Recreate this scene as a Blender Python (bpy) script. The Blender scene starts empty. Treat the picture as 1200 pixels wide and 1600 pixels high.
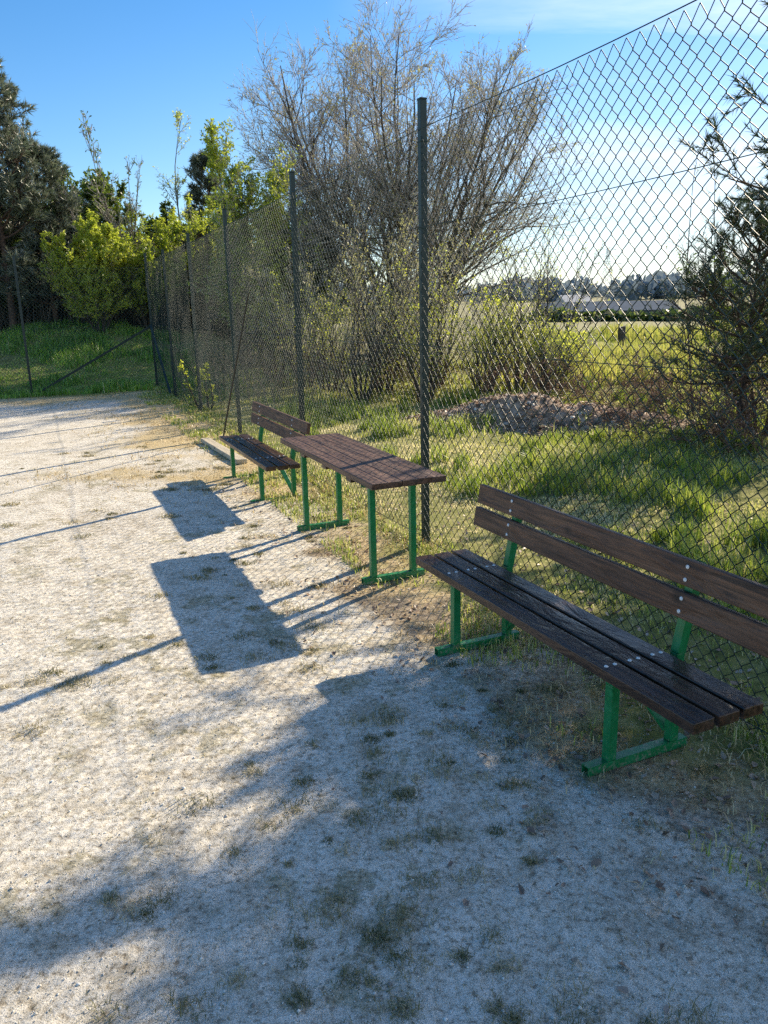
import bpy, math, random
import numpy as np
from mathutils import Vector

rng = np.random.default_rng(7)
random.seed(7)
PI = math.pi
scene = bpy.context.scene
COL = scene.collection

# ------------------------------------------------------------------ frame of the place
CAM_H = 1.783
FA = -0.404                                   # bearing of the fence line
L = np.array([math.sin(FA), math.cos(FA), 0.0])   # along the fence (away)
N = np.array([math.cos(FA), -math.sin(FA), 0.0])  # across the fence (to the meadow)
WF = 2.579                                    # fence line offset
SUN_AZ, SUN_EL = 0.7099, 0.5045

def UW(u, w, z=0.0):
    p = L * u + N * w
    return np.array([p[0], p[1], z])

def to_uw(x, y):
    return x * L[0] + y * L[1], x * N[0] + y * N[1]

# ------------------------------------------------------------------ noise
def _hash(ix, iy, s):
    h = (ix * 374761393 + iy * 668265263 + s * 982451653) & 0x7fffffff
    h = (h ^ (h >> 13)) * 1274126177 & 0x7fffffff
    return ((h ^ (h >> 16)) & 0xffff) / 65535.0

def vnoise(x, y, s=0):
    x = np.asarray(x, float); y = np.asarray(y, float)
    ix = np.floor(x).astype(np.int64); iy = np.floor(y).astype(np.int64)
    fx = x - ix; fy = y - iy
    fx = fx * fx * (3 - 2 * fx); fy = fy * fy * (3 - 2 * fy)
    a = _hash(ix, iy, s); b = _hash(ix + 1, iy, s); c = _hash(ix, iy + 1, s); d = _hash(ix + 1, iy + 1, s)
    return (a * (1 - fx) + b * fx) * (1 - fy) + (c * (1 - fx) + d * fx) * fy

def fbm(x, y, s=0, o=4):
    r = 0; a = 0.5; t = 0
    for i in range(o):
        r = r + a * vnoise(x, y, s + i * 17); t += a
        x = x * 2.03 + 3.1; y = y * 2.03 - 1.7; a *= 0.5
    return r / t

def sstep(a, b, x):
    t = np.clip((x - a) / (b - a), 0, 1)
    return t * t * (3 - 2 * t)

# ------------------------------------------------------------------ mesh helpers
def make_mesh(name, verts, groups, mat=None, smooth=False, attrs=None):
    """groups: list of int arrays (n,k) of faces"""
    verts = np.asarray(verts, dtype=np.float32).reshape(-1, 3)
    me = bpy.data.meshes.new(name)
    me.vertices.add(len(verts)); me.vertices.foreach_set('co', verts.ravel())
    idx = []; starts = []; n = 0
    for g in groups:
        g = np.asarray(g, dtype=np.int32)
        if g.size == 0: continue
        k = g.shape[1]
        idx.append(g.ravel()); starts.append(n + np.arange(len(g), dtype=np.int32) * k); n += g.size
    idx = np.concatenate(idx); starts = np.concatenate(starts)
    me.loops.add(len(idx)); me.loops.foreach_set('vertex_index', idx)
    me.polygons.add(len(starts)); me.polygons.foreach_set('loop_start', starts)
    if smooth: me.polygons.foreach_set('use_smooth', np.ones(len(starts), dtype=bool))
    if attrs:
        for k, v in attrs.items():
            a = me.attributes.new(k, 'FLOAT', 'POINT'); a.data.foreach_set('value', np.asarray(v, dtype=np.float32))
    if mat: me.materials.append(mat)
    me.update(calc_edges=True); me.validate()
    return me

def link(name, me, parent=None, loc=None, rotz=0.0):
    o = bpy.data.objects.new(name, me); COL.objects.link(o)
    if parent is not None: o.parent = parent
    if loc is not None: o.location = [float(c) for c in loc]
    if rotz: o.rotation_euler = (0, 0, rotz)
    return o

def tag(o, label=None, cat=None, group=None, kind=None):
    if label: o['label'] = label
    if cat: o['category'] = cat
    if group: o['group'] = group
    if kind: o['kind'] = kind
    return o

def thing(name, label, cat, loc, rotz=0.0, group=None):
    o = link(name, None, None, loc, rotz); o.empty_display_size = 0.1
    return tag(o, label, cat, group)

class MB:
    """collects boxes, bars and discs into one mesh"""
    def __init__(s): s.v = []; s.f = []
    def add(s, vs, fs):
        b = len(s.v); s.v += [tuple(map(float, v)) for v in vs]; s.f += [tuple(i + b for i in f) for f in fs]
    def box(s, c, sz, bev=0.0, rot=None, jit=0.0):
        x, y, z = [k / 2 for k in sz]
        bm_v = []; 
        if bev <= 0:
            vs = [(sx * x, sy * y, sz_ * z) for sx in (-1, 1) for sy in (-1, 1) for sz_ in (-1, 1)]
            fs = [(0, 1, 3, 2), (4, 6, 7, 5), (0, 4, 5, 1), (2, 3, 7, 6), (0, 2, 6, 4), (1, 5, 7, 3)]
        else:
            import bmesh
            bm = bmesh.new(); bmesh.ops.create_cube(bm, size=1.0)
            for v in bm.verts: v.co = Vector((v.co.x * sz[0], v.co.y * sz[1], v.co.z * sz[2]))
            bmesh.ops.bevel(bm, geom=bm.edges[:], offset=bev, segments=2, affect='EDGES', profile=0.5)
            bm.verts.index_update()
            vs = [tuple(v.co) for v in bm.verts]; fs = [tuple(v.index for v in f.verts) for f in bm.faces]
            bm.free()
        vs = np.array(vs)
        if rot is not None: vs = vs @ np.array(rot).T
        s.add(vs + np.array(c), fs)
    def bar(s, p0, p1, a, b=None, up=(0, 0, 1), hollow=False, bev=0.0025):
        """square tube between two points; a across, b along 'up'"""
        b = b or a
        p0 = np.array(p0, float); p1 = np.array(p1, float); d = p1 - p0; ln = np.linalg.norm(d); d /= ln
        up = np.array(up, float); sx = np.cross(d, up); sx /= np.linalg.norm(sx); sy = np.cross(sx, d)
        R = np.stack([sx, d, sy], axis=1)
        if not hollow:
            s.box((p0 + p1) / 2, (a, ln, b), bev, R)
        else:
            def ring(t, k): return [p0 + d * t + sx * (qx * (a / 2 - k)) + sy * (qy * (b / 2 - k)) for qx, qy in ((-1, -1), (1, -1), (1, 1), (-1, 1))]
            t = 0.0035
            vs = ring(0.04, t) + ring(0, t) + ring(0, 0) + ring(ln, 0) + ring(ln, t) + ring(ln - 0.04, t)
            fs = [(3, 2, 1, 0), (20, 21, 22, 23)]
            for r in range(5):
                for k in range(4):
                    q = (k + 1) % 4; fs.append((r * 4 + k, r * 4 + q, r * 4 + 4 + q, r * 4 + 4 + k))
            s.add(vs, fs)
    def disc(s, c, n, r, h, k=10):
        c = np.array(c, float); n = np.array(n, float); n /= np.linalg.norm(n)
        t = np.cross(n, (0.3, 0.9, 0.1)); t /= np.linalg.norm(t); q = np.cross(n, t)
        vs = []; 
        for (rr, hh) in ((r, 0), (r, h * 0.4), (r * 0.62, h * 0.9)):
            vs += [c + t * (rr * math.cos(2 * PI * i / k)) + q * (rr * math.sin(2 * PI * i / k)) + n * hh for i in range(k)]
        vs.append(c + n * h)
        fs = []
        for a in (0, 1):
            fs += [(a * k + i, a * k + (i + 1) % k, (a + 1) * k + (i + 1) % k, (a + 1) * k + i) for i in range(k)]
        fs += [(2 * k + i, 2 * k + (i + 1) % k, 3 * k) for i in range(k)]
        s.add(vs, fs)
    def build(s, name, mat, parent=None, smooth=False, loc=None):
        me = bpy.data.meshes.new(name); me.from_pydata(s.v, [], s.f); me.materials.append(mat)
        if smooth:
            for p in me.polygons: p.use_smooth = True
        me.update()
        return link(name, me, parent, loc)

def prisms(P0, P1, R0, R1, k=4):
    """tapered prisms for arrays of segments -> verts, quads"""
    P0 = np.asarray(P0, float); P1 = np.asarray(P1, float); n = len(P0)
    d = P1 - P0; d /= (np.linalg.norm(d, axis=1, keepdims=True) + 1e-9)
    ref = np.where(np.abs(d[:, 2:3]) > 0.9, np.array([[1.0, 0, 0]]), np.array([[0, 0, 1.0]]))
    a = np.cross(d, ref); a /= (np.linalg.norm(a, axis=1, keepdims=True) + 1e-9); b = np.cross(d, a)
    ang = np.arange(k) * 2 * PI / k
    ring = a[:, None, :] * np.cos(ang)[None, :, None] + b[:, None, :] * np.sin(ang)[None, :, None]
    R0 = np.broadcast_to(R0, (n,)); R1 = np.broadcast_to(R1, (n,))
    V = np.concatenate([P0[:, None, :] + ring * R0[:, None, None], P1[:, None, :] + ring * R1[:, None, None]], axis=1)
    base = (np.arange(n) * 2 * k)[:, None]
    i = np.arange(k)[None, :]; j = (np.arange(k)[None, :] + 1) % k
    Q = np.stack([base + i, base + k + i, base + k + j, base + j], axis=2).reshape(-1, 4)
    return V.reshape(-1, 3), Q

def rand_unit(n):
    v = rng.normal(size=(n, 3)); return v / np.linalg.norm(v, axis=1, keepdims=True)

def leaves(C, size, up=0.25, asp=0.5, D=None):
    """diamond leaves, folded a little; returns verts, quads"""
    n = len(C); ax = rand_unit(n)
    if D is not None: ax = ax * 0.8 + D * 0.6; ax /= np.linalg.norm(ax, axis=1, keepdims=True)
    nr = rand_unit(n); nr[:, 2] = np.abs(nr[:, 2]) + up
    sd = np.cross(ax, nr); sd /= (np.linalg.norm(sd, axis=1, keepdims=True) + 1e-9)
    nn = np.cross(sd, ax)
    s = (size * rng.uniform(0.6, 1.35, n))[:, None]
    V = np.stack([C, C + ax * s * 0.5 + sd * s * asp * 0.5 + nn * s * 0.08, C + ax * s, C + ax * s * 0.5 - sd * s * asp * 0.5 + nn * s * 0.08], axis=1).reshape(-1, 3)
    Q = np.arange(n * 4).reshape(n, 4)
    return V, Q

def blades(B, h, wid, lean=0.5, fixdir=None):
    """grass blades: B (n,3) roots, h (n), wid (n) -> verts, quads, tris"""
    n = len(B); az = rng.uniform(0, 2 * PI, n)
    dr = np.stack([np.cos(az), np.sin(az), np.zeros(n)], axis=1)
    sd = np.stack([-np.sin(az), np.cos(az), np.zeros(n)], axis=1)
    ln = rng.uniform(0.1, 1.0, n)[:, None] * lean
    h = h[:, None]; w = wid[:, None]
    up = np.array([[0, 0, 1.0]])
    m = B + up * h * 0.55 + dr * h * ln * 0.25
    t = B + up * h * (1 - 0.35 * ln) + dr * h * ln
    V = np.stack([B - sd * w * 0.5, B + sd * w * 0.5, m + sd * w * 0.4, m - sd * w * 0.4, t], axis=1).reshape(-1, 3)
    b = (np.arange(n) * 5)[:, None]
    return V, b + np.array([[0, 1, 2, 3]]), b + np.array([[3, 2, 4]])

def dead_leaves(C, size):
    """curled dry leaves with six corners"""
    n = len(C); az = rng.uniform(0, 2 * PI, n)
    tl = rng.normal(0, 0.35, n)
    ax = np.stack([np.cos(az) * np.cos(tl), np.sin(az) * np.cos(tl), np.sin(tl)], 1)
    nr = rand_unit(n) * 0.5 + np.array([0, 0, 1.0]); sd = np.cross(ax, nr); sd /= np.linalg.norm(sd, axis=1, keepdims=True); nn = np.cross(sd, ax)
    s = (size * rng.uniform(0.4, 1.3, n))[:, None]
    u_ = lambda a, b: rng.uniform(a, b, (n, 1))
    V = np.stack([C - ax * s * 0.5, C - ax * s * u_(.1, .3) + sd * s * u_(.15, .4) + nn * s * u_(0, .3), C + ax * s * u_(.1, .35) + sd * s * u_(.1, .35) + nn * s * u_(0, .35),
                  C + ax * s * 0.5 + nn * s * u_(0, .25), C + ax * s * u_(.1, .35) - sd * s * u_(.1, .35) + nn * s * u_(0, .35), C - ax * s * u_(.1, .3) - sd * s * u_(.15, .4) + nn * s * u_(0, .3)], 1).reshape(-1, 3)
    b = (np.arange(n) * 6)[:, None]
    return V, np.concatenate([b + np.array([[0, 1, 2, 3]]), b + np.array([[0, 3, 4, 5]])])

# ------------------------------------------------------------------ materials
def new_mat(name):
    m = bpy.data.materials.new(name); m.use_nodes = True
    nt = m.node_tree; nt.nodes.clear()
    out = nt.nodes.new('ShaderNodeOutputMaterial')
    return m, nt, out

def nd(nt, typ, **kw):
    n = nt.nodes.new(typ)
    for k, v in kw.items():
        if k.startswith('i_'): 
            key = k[2:].replace('_', ' ')
            n.inputs[key].default_value = v
        else: setattr(n, k, v)
    return n

def ramp(nt, stops, interp='LINEAR'):
    r = nt.nodes.new('ShaderNodeValToRGB'); r.color_ramp.interpolation = interp
    e = r.color_ramp.elements
    while len(e) < len(stops): e.new(0.5)
    for i, (p, c) in enumerate(stops):
        e[i].position = p; e[i].color = (*c, 1)
    return r

def mixc(nt, fac, a, b, mode='MIX'):
    m = nt.nodes.new('ShaderNodeMix'); m.data_type = 'RGBA'; m.blend_type = mode
    def put(s, v):
        if hasattr(v, 'node'): nt.links.new(v, s)
        elif isinstance(v, (int, float)): s.default_value = v
        else: s.default_value = (*v, 1)
    put(m.inputs[0], fac); put(m.inputs[6], a); put(m.inputs[7], b)
    return m.outputs[2]

def leaf_mat(name, stops, trans=0.5, rough=0.6, gloss=0.06):
    m, nt, out = new_mat(name)
    at = nd(nt, 'ShaderNodeAttribute', attribute_name='tint')
    r = ramp(nt, stops); nt.links.new(at.outputs['Fac'], r.inputs[0])
    d = nd(nt, 'ShaderNodeBsdfDiffuse'); t = nd(nt, 'ShaderNodeBsdfTranslucent'); g = nd(nt, 'ShaderNodeBsdfGlossy', i_Roughness=0.45)
    nt.links.new(r.outputs[0], d.inputs[0]); nt.links.new(r.outputs[0], t.inputs[0])
    x = nd(nt, 'ShaderNodeMixShader', i_Fac=trans); nt.links.new(d.outputs[0], x.inputs[1]); nt.links.new(t.outputs[0], x.inputs[2])
    y = nd(nt, 'ShaderNodeMixShader', i_Fac=gloss); nt.links.new(x.outputs[0], y.inputs[1]); nt.links.new(g.outputs[0], y.inputs[2])
    nt.links.new(y.outputs[0], out.inputs[0])
    return m

def bark_mat(name, c0, c1, scale=18, rough=0.9):
    m, nt, out = new_mat(name)
    tc = nd(nt, 'ShaderNodeTexCoord')
    n = nd(nt, 'ShaderNodeTexNoise', i_Scale=scale, i_Detail=5.0); nt.links.new(tc.outputs['Object'], n.inputs['Vector'])
    r = ramp(nt, [(0.35, c0), (0.65, c1)]); nt.links.new(n.outputs['Fac'], r.inputs[0])
    p = nd(nt, 'ShaderNodeBsdfPrincipled', i_Roughness=rough); nt.links.new(r.outputs[0], p.inputs['Base Color'])
    b = nd(nt, 'ShaderNodeBump', i_Strength=0.5, i_Distance=0.02); nt.links.new(n.outputs['Fac'], b.inputs['Height']); nt.links.new(b.outputs[0], p.inputs['Normal'])
    nt.links.new(p.outputs[0], out.inputs[0])
    return m

def paint_mat(name, c, c2, rough=0.32, wear=0.5, spec=0.5, scale=25, mud=False):
    m, nt, out = new_mat(name)
    tc = nd(nt, 'ShaderNodeTexCoord')
    n = nd(nt, 'ShaderNodeTexNoise', i_Scale=scale, i_Detail=6.0, i_Roughness=0.65); nt.links.new(tc.outputs['Object'], n.inputs['Vector'])
    r = ramp(nt, [(0.42, c), (0.72, c2)]); nt.links.new(n.outputs['Fac'], r.inputs[0])
    p = nd(nt, 'ShaderNodeBsdfPrincipled'); nt.links.new(r.outputs[0], p.inputs['Base Color'])
    if mud:
        sp = nd(nt, 'ShaderNodeSeparateXYZ'); nt.links.new(tc.outputs['Object'], sp.inputs[0])
        hm = nd(nt, 'ShaderNodeMapRange', clamp=True); hm.inputs['From Min'].default_value = 0.16; hm.inputs['From Max'].default_value = 0.0; hm.inputs['To Max'].default_value = 0.13; nt.links.new(sp.outputs[2], hm.inputs[0])
        n3 = nd(nt, 'ShaderNodeTexNoise', i_Scale=60.0, i_Detail=5.0, i_Roughness=0.7); nt.links.new(tc.outputs['Object'], n3.inputs['Vector'])
        ad = nd(nt, 'ShaderNodeMath', operation='ADD'); nt.links.new(hm.outputs[0], ad.inputs[0]); nt.links.new(n3.outputs['Fac'], ad.inputs[1])
        mr = ramp(nt, [(0.62, (0, 0, 0)), (0.78, (0.8, 0.8, 0.8))]); nt.links.new(ad.outputs[0], mr.inputs[0])
        nt.links.new(mixc(nt, mr.outputs[0], r.outputs[0], (0.34, 0.29, 0.22)), p.inputs['Base Color'])
    rr = nd(nt, 'ShaderNodeMapRange', i_To_Min=rough - 0.1, i_To_Max=rough + 0.2); nt.links.new(n.outputs['Fac'], rr.inputs[0]); nt.links.new(rr.outputs[0], p.inputs['Roughness'])
    p.inputs['Specular IOR Level'].default_value = spec
    b = nd(nt, 'ShaderNodeBump', i_Strength=0.12, i_Distance=0.004); nt.links.new(n.outputs['Fac'], b.inputs['Height']); nt.links.new(b.outputs[0], p.inputs['Normal'])
    nt.links.new(p.outputs[0], out.inputs[0])
    return m

def wood_mat(name, dark, light, rough=0.38, worn=(0.2, 0.14, 0.1), wornamt=0.35):
    """stained plank, grain along local Y, each plank shifted by the 'tint' attribute"""
    m, nt, out = new_mat(name)
    tc = nd(nt, 'ShaderNodeTexCoord'); at = nd(nt, 'ShaderNodeAttribute', attribute_name='tint')
    cmb = nd(nt, 'ShaderNodeCombineXYZ'); mul = nd(nt, 'ShaderNodeMath', operation='MULTIPLY'); mul.inputs[1].default_value = 37.0
    nt.links.new(at.outputs['Fac'], mul.inputs[0]); nt.links.new(mul.outputs[0], cmb.inputs[0]); nt.links.new(mul.outputs[0], cmb.inputs[1])
    add = nd(nt, 'ShaderNodeVectorMath', operation='ADD'); nt.links.new(tc.outputs['Object'], add.inputs[0]); nt.links.new(cmb.outputs[0], add.inputs[1])
    mp = nd(nt, 'ShaderNodeMapping'); mp.inputs['Scale'].default_value = (22, 1.3, 22); nt.links.new(add.outputs[0], mp.inputs[0])
    n1 = nd(nt, 'ShaderNodeTexNoise', i_Scale=1.6, i_Detail=7.0, i_Roughness=0.62, i_Distortion=1.1); nt.links.new(mp.outputs[0], n1.inputs['Vector'])
    mp2 = nd(nt, 'ShaderNodeMapping'); mp2.inputs['Scale'].default_value = (9, 3.2, 9); nt.links.new(add.outputs[0], mp2.inputs[0])
    n2 = nd(nt, 'ShaderNodeTexNoise', i_Scale=1.0, i_Detail=4.0, i_Roughness=0.6, i_Distortion=0.6); nt.links.new(mp2.outputs[0], n2.inputs['Vector'])
    mp3 = nd(nt, 'ShaderNodeMapping'); mp3.inputs['Scale'].default_value = (7, 4.5, 7); nt.links.new(add.outputs[0], mp3.inputs[0])
    kn = nd(nt, 'ShaderNodeTexVoronoi', i_Scale=0.8, i_Randomness=1.0); nt.links.new(mp3.outputs[0], kn.inputs['Vector'])
    r = ramp(nt, [(0.36, dark), (0.64, light)]); nt.links.new(n1.outputs['Fac'], r.inputs[0])
    wr = ramp(nt, [(0.55, (0, 0, 0)), (0.75, (1, 1, 1))]); nt.links.new(n2.outputs['Fac'], wr.inputs[0])
    wm = nd(nt, 'ShaderNodeMath', operation='MULTIPLY'); wm.inputs[1].default_value = wornamt; nt.links.new(wr.outputs[0], wm.inputs[0])
    c = mixc(nt, wm.outputs[0], r.outputs[0], worn)
    kr = ramp(nt, [(0.05, (0.25, 0.25, 0.25)), (0.16, (1, 1, 1))]); nt.links.new(kn.outputs['Distance'], kr.inputs[0])
    c = mixc(nt, 1.0, c, kr.outputs[0], 'MULTIPLY')
    p = nd(nt, 'ShaderNodeBsdfPrincipled'); nt.links.new(c, p.inputs['Base Color'])
    rr = nd(nt, 'ShaderNodeMapRange', i_To_Min=rough - 0.14, i_To_Max=rough + 0.3); nt.links.new(n2.outputs['Fac'], rr.inputs[0]); nt.links.new(rr.outputs[0], p.inputs['Roughness'])
    b = nd(nt, 'ShaderNodeBump', i_Strength=0.22, i_Distance=0.003); nt.links.new(n1.outputs['Fac'], b.inputs['Height'])
    b2 = nd(nt, 'ShaderNodeBump', i_Strength=0.7, i_Distance=0.022); nt.links.new(n2.outputs['Fac'], b2.inputs['Height']); nt.links.new(b.outputs[0], b2.inputs['Normal'])
    nt.links.new(b2.outputs[0], p.inputs['Normal'])
    nt.links.new(p.outputs[0], out.inputs[0])
    return m

M = {}
M['green'] = paint_mat('green_paint', (0.004, 0.18, 0.052), (0.014, 0.24, 0.09), 0.3, mud=True)
M['post'] = paint_mat('post_paint', (0.007, 0.022, 0.021), (0.018, 0.042, 0.039), 0.38, scale=40)
M['wire'] = paint_mat('wire_coating', (0.012, 0.032, 0.03), (0.035, 0.065, 0.058), 0.42, spec=0.26, scale=30)
M['steel'] = paint_mat('bolt_steel', (0.75, 0.75, 0.74), (0.85, 0.85, 0.83), 0.4)
M['rod'] = paint_mat('rod_iron', (0.02, 0.022, 0.022), (0.06, 0.05, 0.045), 0.5)
M['seat'] = wood_mat('seat_wood', (0.012, 0.007, 0.005), (0.09, 0.043, 0.025), 0.27, (0.07, 0.045, 0.038), 0.6)
M['back'] = wood_mat('backrest_wood', (0.032, 0.014, 0.008), (0.18, 0.085, 0.046), 0.48, (0.11, 0.06, 0.04), 0.4)
M['table'] = wood_mat('table_wood', (0.028, 0.014, 0.009), (0.16, 0.082, 0.052), 0.42, (0.16, 0.09, 0.065), 0.6)
M['timber'] = wood_mat('raw_timber', (0.42, 0.35, 0.25), (0.62, 0.53, 0.39), 0.75, (0.55, 0.5, 0.4), 0.3)
M['stump'] = bark_mat('grey_wood', (0.03, 0.026, 0.022), (0.1, 0.09, 0.075), 12)
M['bark'] = bark_mat('bark_grey', (0.035, 0.028, 0.022), (0.12, 0.1, 0.08))
M['twig'] = bark_mat('bark_twig', (0.27, 0.24, 0.21), (0.58, 0.53, 0.47), 6)
M['pinebark'] = bark_mat('bark_pine', (0.035, 0.024, 0.018), (0.14, 0.085, 0.055))
M['birchbark'] = bark_mat('bark_birch', (0.05, 0.045, 0.04), (0.3, 0.29, 0.26), 9)
M['bramble'] = bark_mat('bramble_stem', (0.08, 0.04, 0.028), (0.28, 0.16, 0.11), 8)
M['drystalk'] = bark_mat('dry_stalk', (0.14, 0.11, 0.08), (0.36, 0.3, 0.22), 6)
M['needle'] = leaf_mat('pine_needles', [(0, (0.02, 0.04, 0.016)), (0.6, (0.06, 0.10, 0.04)), (1, (0.14, 0.17, 0.06))], 0.3, gloss=0.1)
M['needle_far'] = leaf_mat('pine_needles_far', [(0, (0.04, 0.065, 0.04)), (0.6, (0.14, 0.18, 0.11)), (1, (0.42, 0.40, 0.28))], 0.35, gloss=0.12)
M['leaf'] = leaf_mat('leaf_spring', [(0, (0.13, 0.19, 0.015)), (0.5, (0.40, 0.50, 0.035)), (1, (0.7, 0.72, 0.11))], 0.64)
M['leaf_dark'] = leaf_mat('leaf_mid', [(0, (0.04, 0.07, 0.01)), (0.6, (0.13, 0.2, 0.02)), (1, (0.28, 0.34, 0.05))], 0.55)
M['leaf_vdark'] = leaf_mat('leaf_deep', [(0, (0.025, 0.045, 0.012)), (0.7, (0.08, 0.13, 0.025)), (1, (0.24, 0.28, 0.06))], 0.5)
M['bud'] = leaf_mat('bud_yellow', [(0, (0.22, 0.2, 0.08)), (0.5, (0.42, 0.4, 0.13)), (1, (0.55, 0.53, 0.2))], 0.45)
M['litter'] = leaf_mat('leaf_litter', [(0, (0.10, 0.065, 0.045)), (0.6, (0.40, 0.27, 0.19)), (1, (0.72, 0.58, 0.46))], 0.25)
M['grass'] = leaf_mat('grass_blades', [(0, (0.09, 0.15, 0.018)), (0.4, (0.33, 0.43, 0.05)), (0.7, (0.58, 0.58, 0.14)), (1, (0.85, 0.75, 0.45))], 0.5)
M['meadow'] = leaf_mat('meadow_blades', [(0, (0.13, 0.19, 0.04)), (0.5, (0.36, 0.42, 0.06)), (1, (0.58, 0.54, 0.14))], 0.5)
M['bankgrass'] = leaf_mat('bank_blades', [(0, (0.10, 0.22, 0.03)), (0.5, (0.30, 0.54, 0.06)), (0.8, (0.58, 0.68, 0.15)), (1, (0.75, 0.66, 0.34))], 0.4)
M['straw'] = leaf_mat('straw_blades', [(0, (0.3, 0.2, 0.08)), (0.5, (0.62, 0.47, 0.23)), (1, (0.78, 0.67, 0.40))], 0.35)
M['moss'] = leaf_mat('court_moss', [(0, (0.07, 0.08, 0.02)), (0.35, (0.2, 0.19, 0.06)), (0.7, (0.45, 0.38, 0.2)), (1, (0.68, 0.6, 0.42))], 0.35)
M['pebble'] = leaf_mat('court_grit', [(0, (0.25, 0.23, 0.2)), (0.3, (0.62, 0.58, 0.52)), (1, (0.9, 0.87, 0.8))], 0.0, gloss=0.03)

# ------------------------------------------------------------------ terrain
def terrain(x, y):
    u, w = to_uw(x, y)
    z = 1.35 * sstep(20.6, 27.5, u) * sstep(-5.5, 1.0, w) * (1 - 0.75 * sstep(3.0, 9.0, w))
    beyond = sstep(WF + 0.2, WF + 2.5, w)
    z = z + beyond * (fbm(x * 0.5, y * 0.5, 3) - 0.5) * 0.22 * (1 - sstep(30, 60, y))
    z = z + (sstep(19.6, 21.5, u)) * (fbm(x * 0.6, y * 0.6, 5) - 0.5) * 0.25
    z = z - 1.6 * sstep(35, 120, np.hypot(x, y))
    z = z + 7.0 * sstep(220, 700, np.hypot(x, y))
    return z

def micro(x, y):
    u, w = to_uw(x, y)
    near = 1 - sstep(5.5, 10, np.hypot(x, y))
    z = (fbm(x * 2.2, y * 2.2, 11) - 0.5) * 0.02
    z = z + (fbm(x * 14, y * 14, 12, 3) - 0.5) * 0.011 * near
    z = z + (fbm(x * 48, y * 48, 15, 2) - 0.5) * 0.0055 * near
    return z - 0.004

def hz(x, y): return terrain(x, y) + micro(x, y)

def grow_axis(a, b, step, lo, hi, f=1.12):
    c = list(np.arange(a, b, step)); s = step
    while c[-1] < hi: s *= f; c.append(c[-1] + s)
    s = step
    while c[0] > lo: s *= f; c.insert(0, c[0] - s)
    return np.array(c)

gx = grow_axis(-3.2, 3.2, 0.014, -1600, 1600, 1.09)
gy = grow_axis(1.2, 6.2, 0.014, -60, 1800, 1.06)
GX, GY = np.meshgrid(gx, gy)
GZ = hz(GX, GY)
nx, ny = len(gx), len(gy)
idx = np.arange(nx * ny).reshape(ny, nx)
Q = np.stack([idx[:-1, :-1], idx[:-1, 1:], idx[1:, 1:], idx[1:, :-1]], axis=2).reshape(-1, 4)
xs, ys = GX.ravel(), GY.ravel(); us, ws = to_uw(xs, ys)
edge = (fbm(xs * 1.3, ys * 1.3, 21) - 0.5)
grass_m = np.maximum(sstep(WF - 0.75, WF + 0.15, ws + edge * 1.2), sstep(18.2, 19.8, us + edge * 1.8))
dry_m = sstep(5.5, 10.5, us + edge * 3) * sstep(-0.2, 2.2, ws + edge * 3) * 0.85 + 0.6 * sstep(1.2, 2.2, ws + edge * 1.8) + 0.7 * sstep(16.6, 18.5, us + edge * 3)
moss_m = 0.75 * sstep(0.50, 0.72, fbm(xs * 4.3 + 9, ys * 4.3, 31)) * sstep(0.3, 0.65, fbm(xs * 13, ys * 13, 35)) * (0.35 + 0.65 * sstep(-1.2, 0.6, ws + edge * 1.5))
dirt_m = sstep(1.25, 2.1, ws + edge * 1.4) * sstep(7.5, 5.0, us) * 0.9 + 0.45 * sstep(0.56, 0.68, fbm(xs * 1.1 + 40, ys * 1.1, 37)) * sstep(-2.0, 0.5, ws)
ground_me = make_mesh('ground', np.stack([xs, ys, GZ.ravel()], axis=1), [Q], None, True,
                      {'grassy': np.clip(grass_m, 0, 1), 'dry': np.clip(dry_m, 0, 1), 'mossy': np.clip(moss_m, 0, 1), 'dirt': np.clip(dirt_m, 0, 1), 'remote': sstep(20, 34, np.hypot(xs, ys))})

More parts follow.
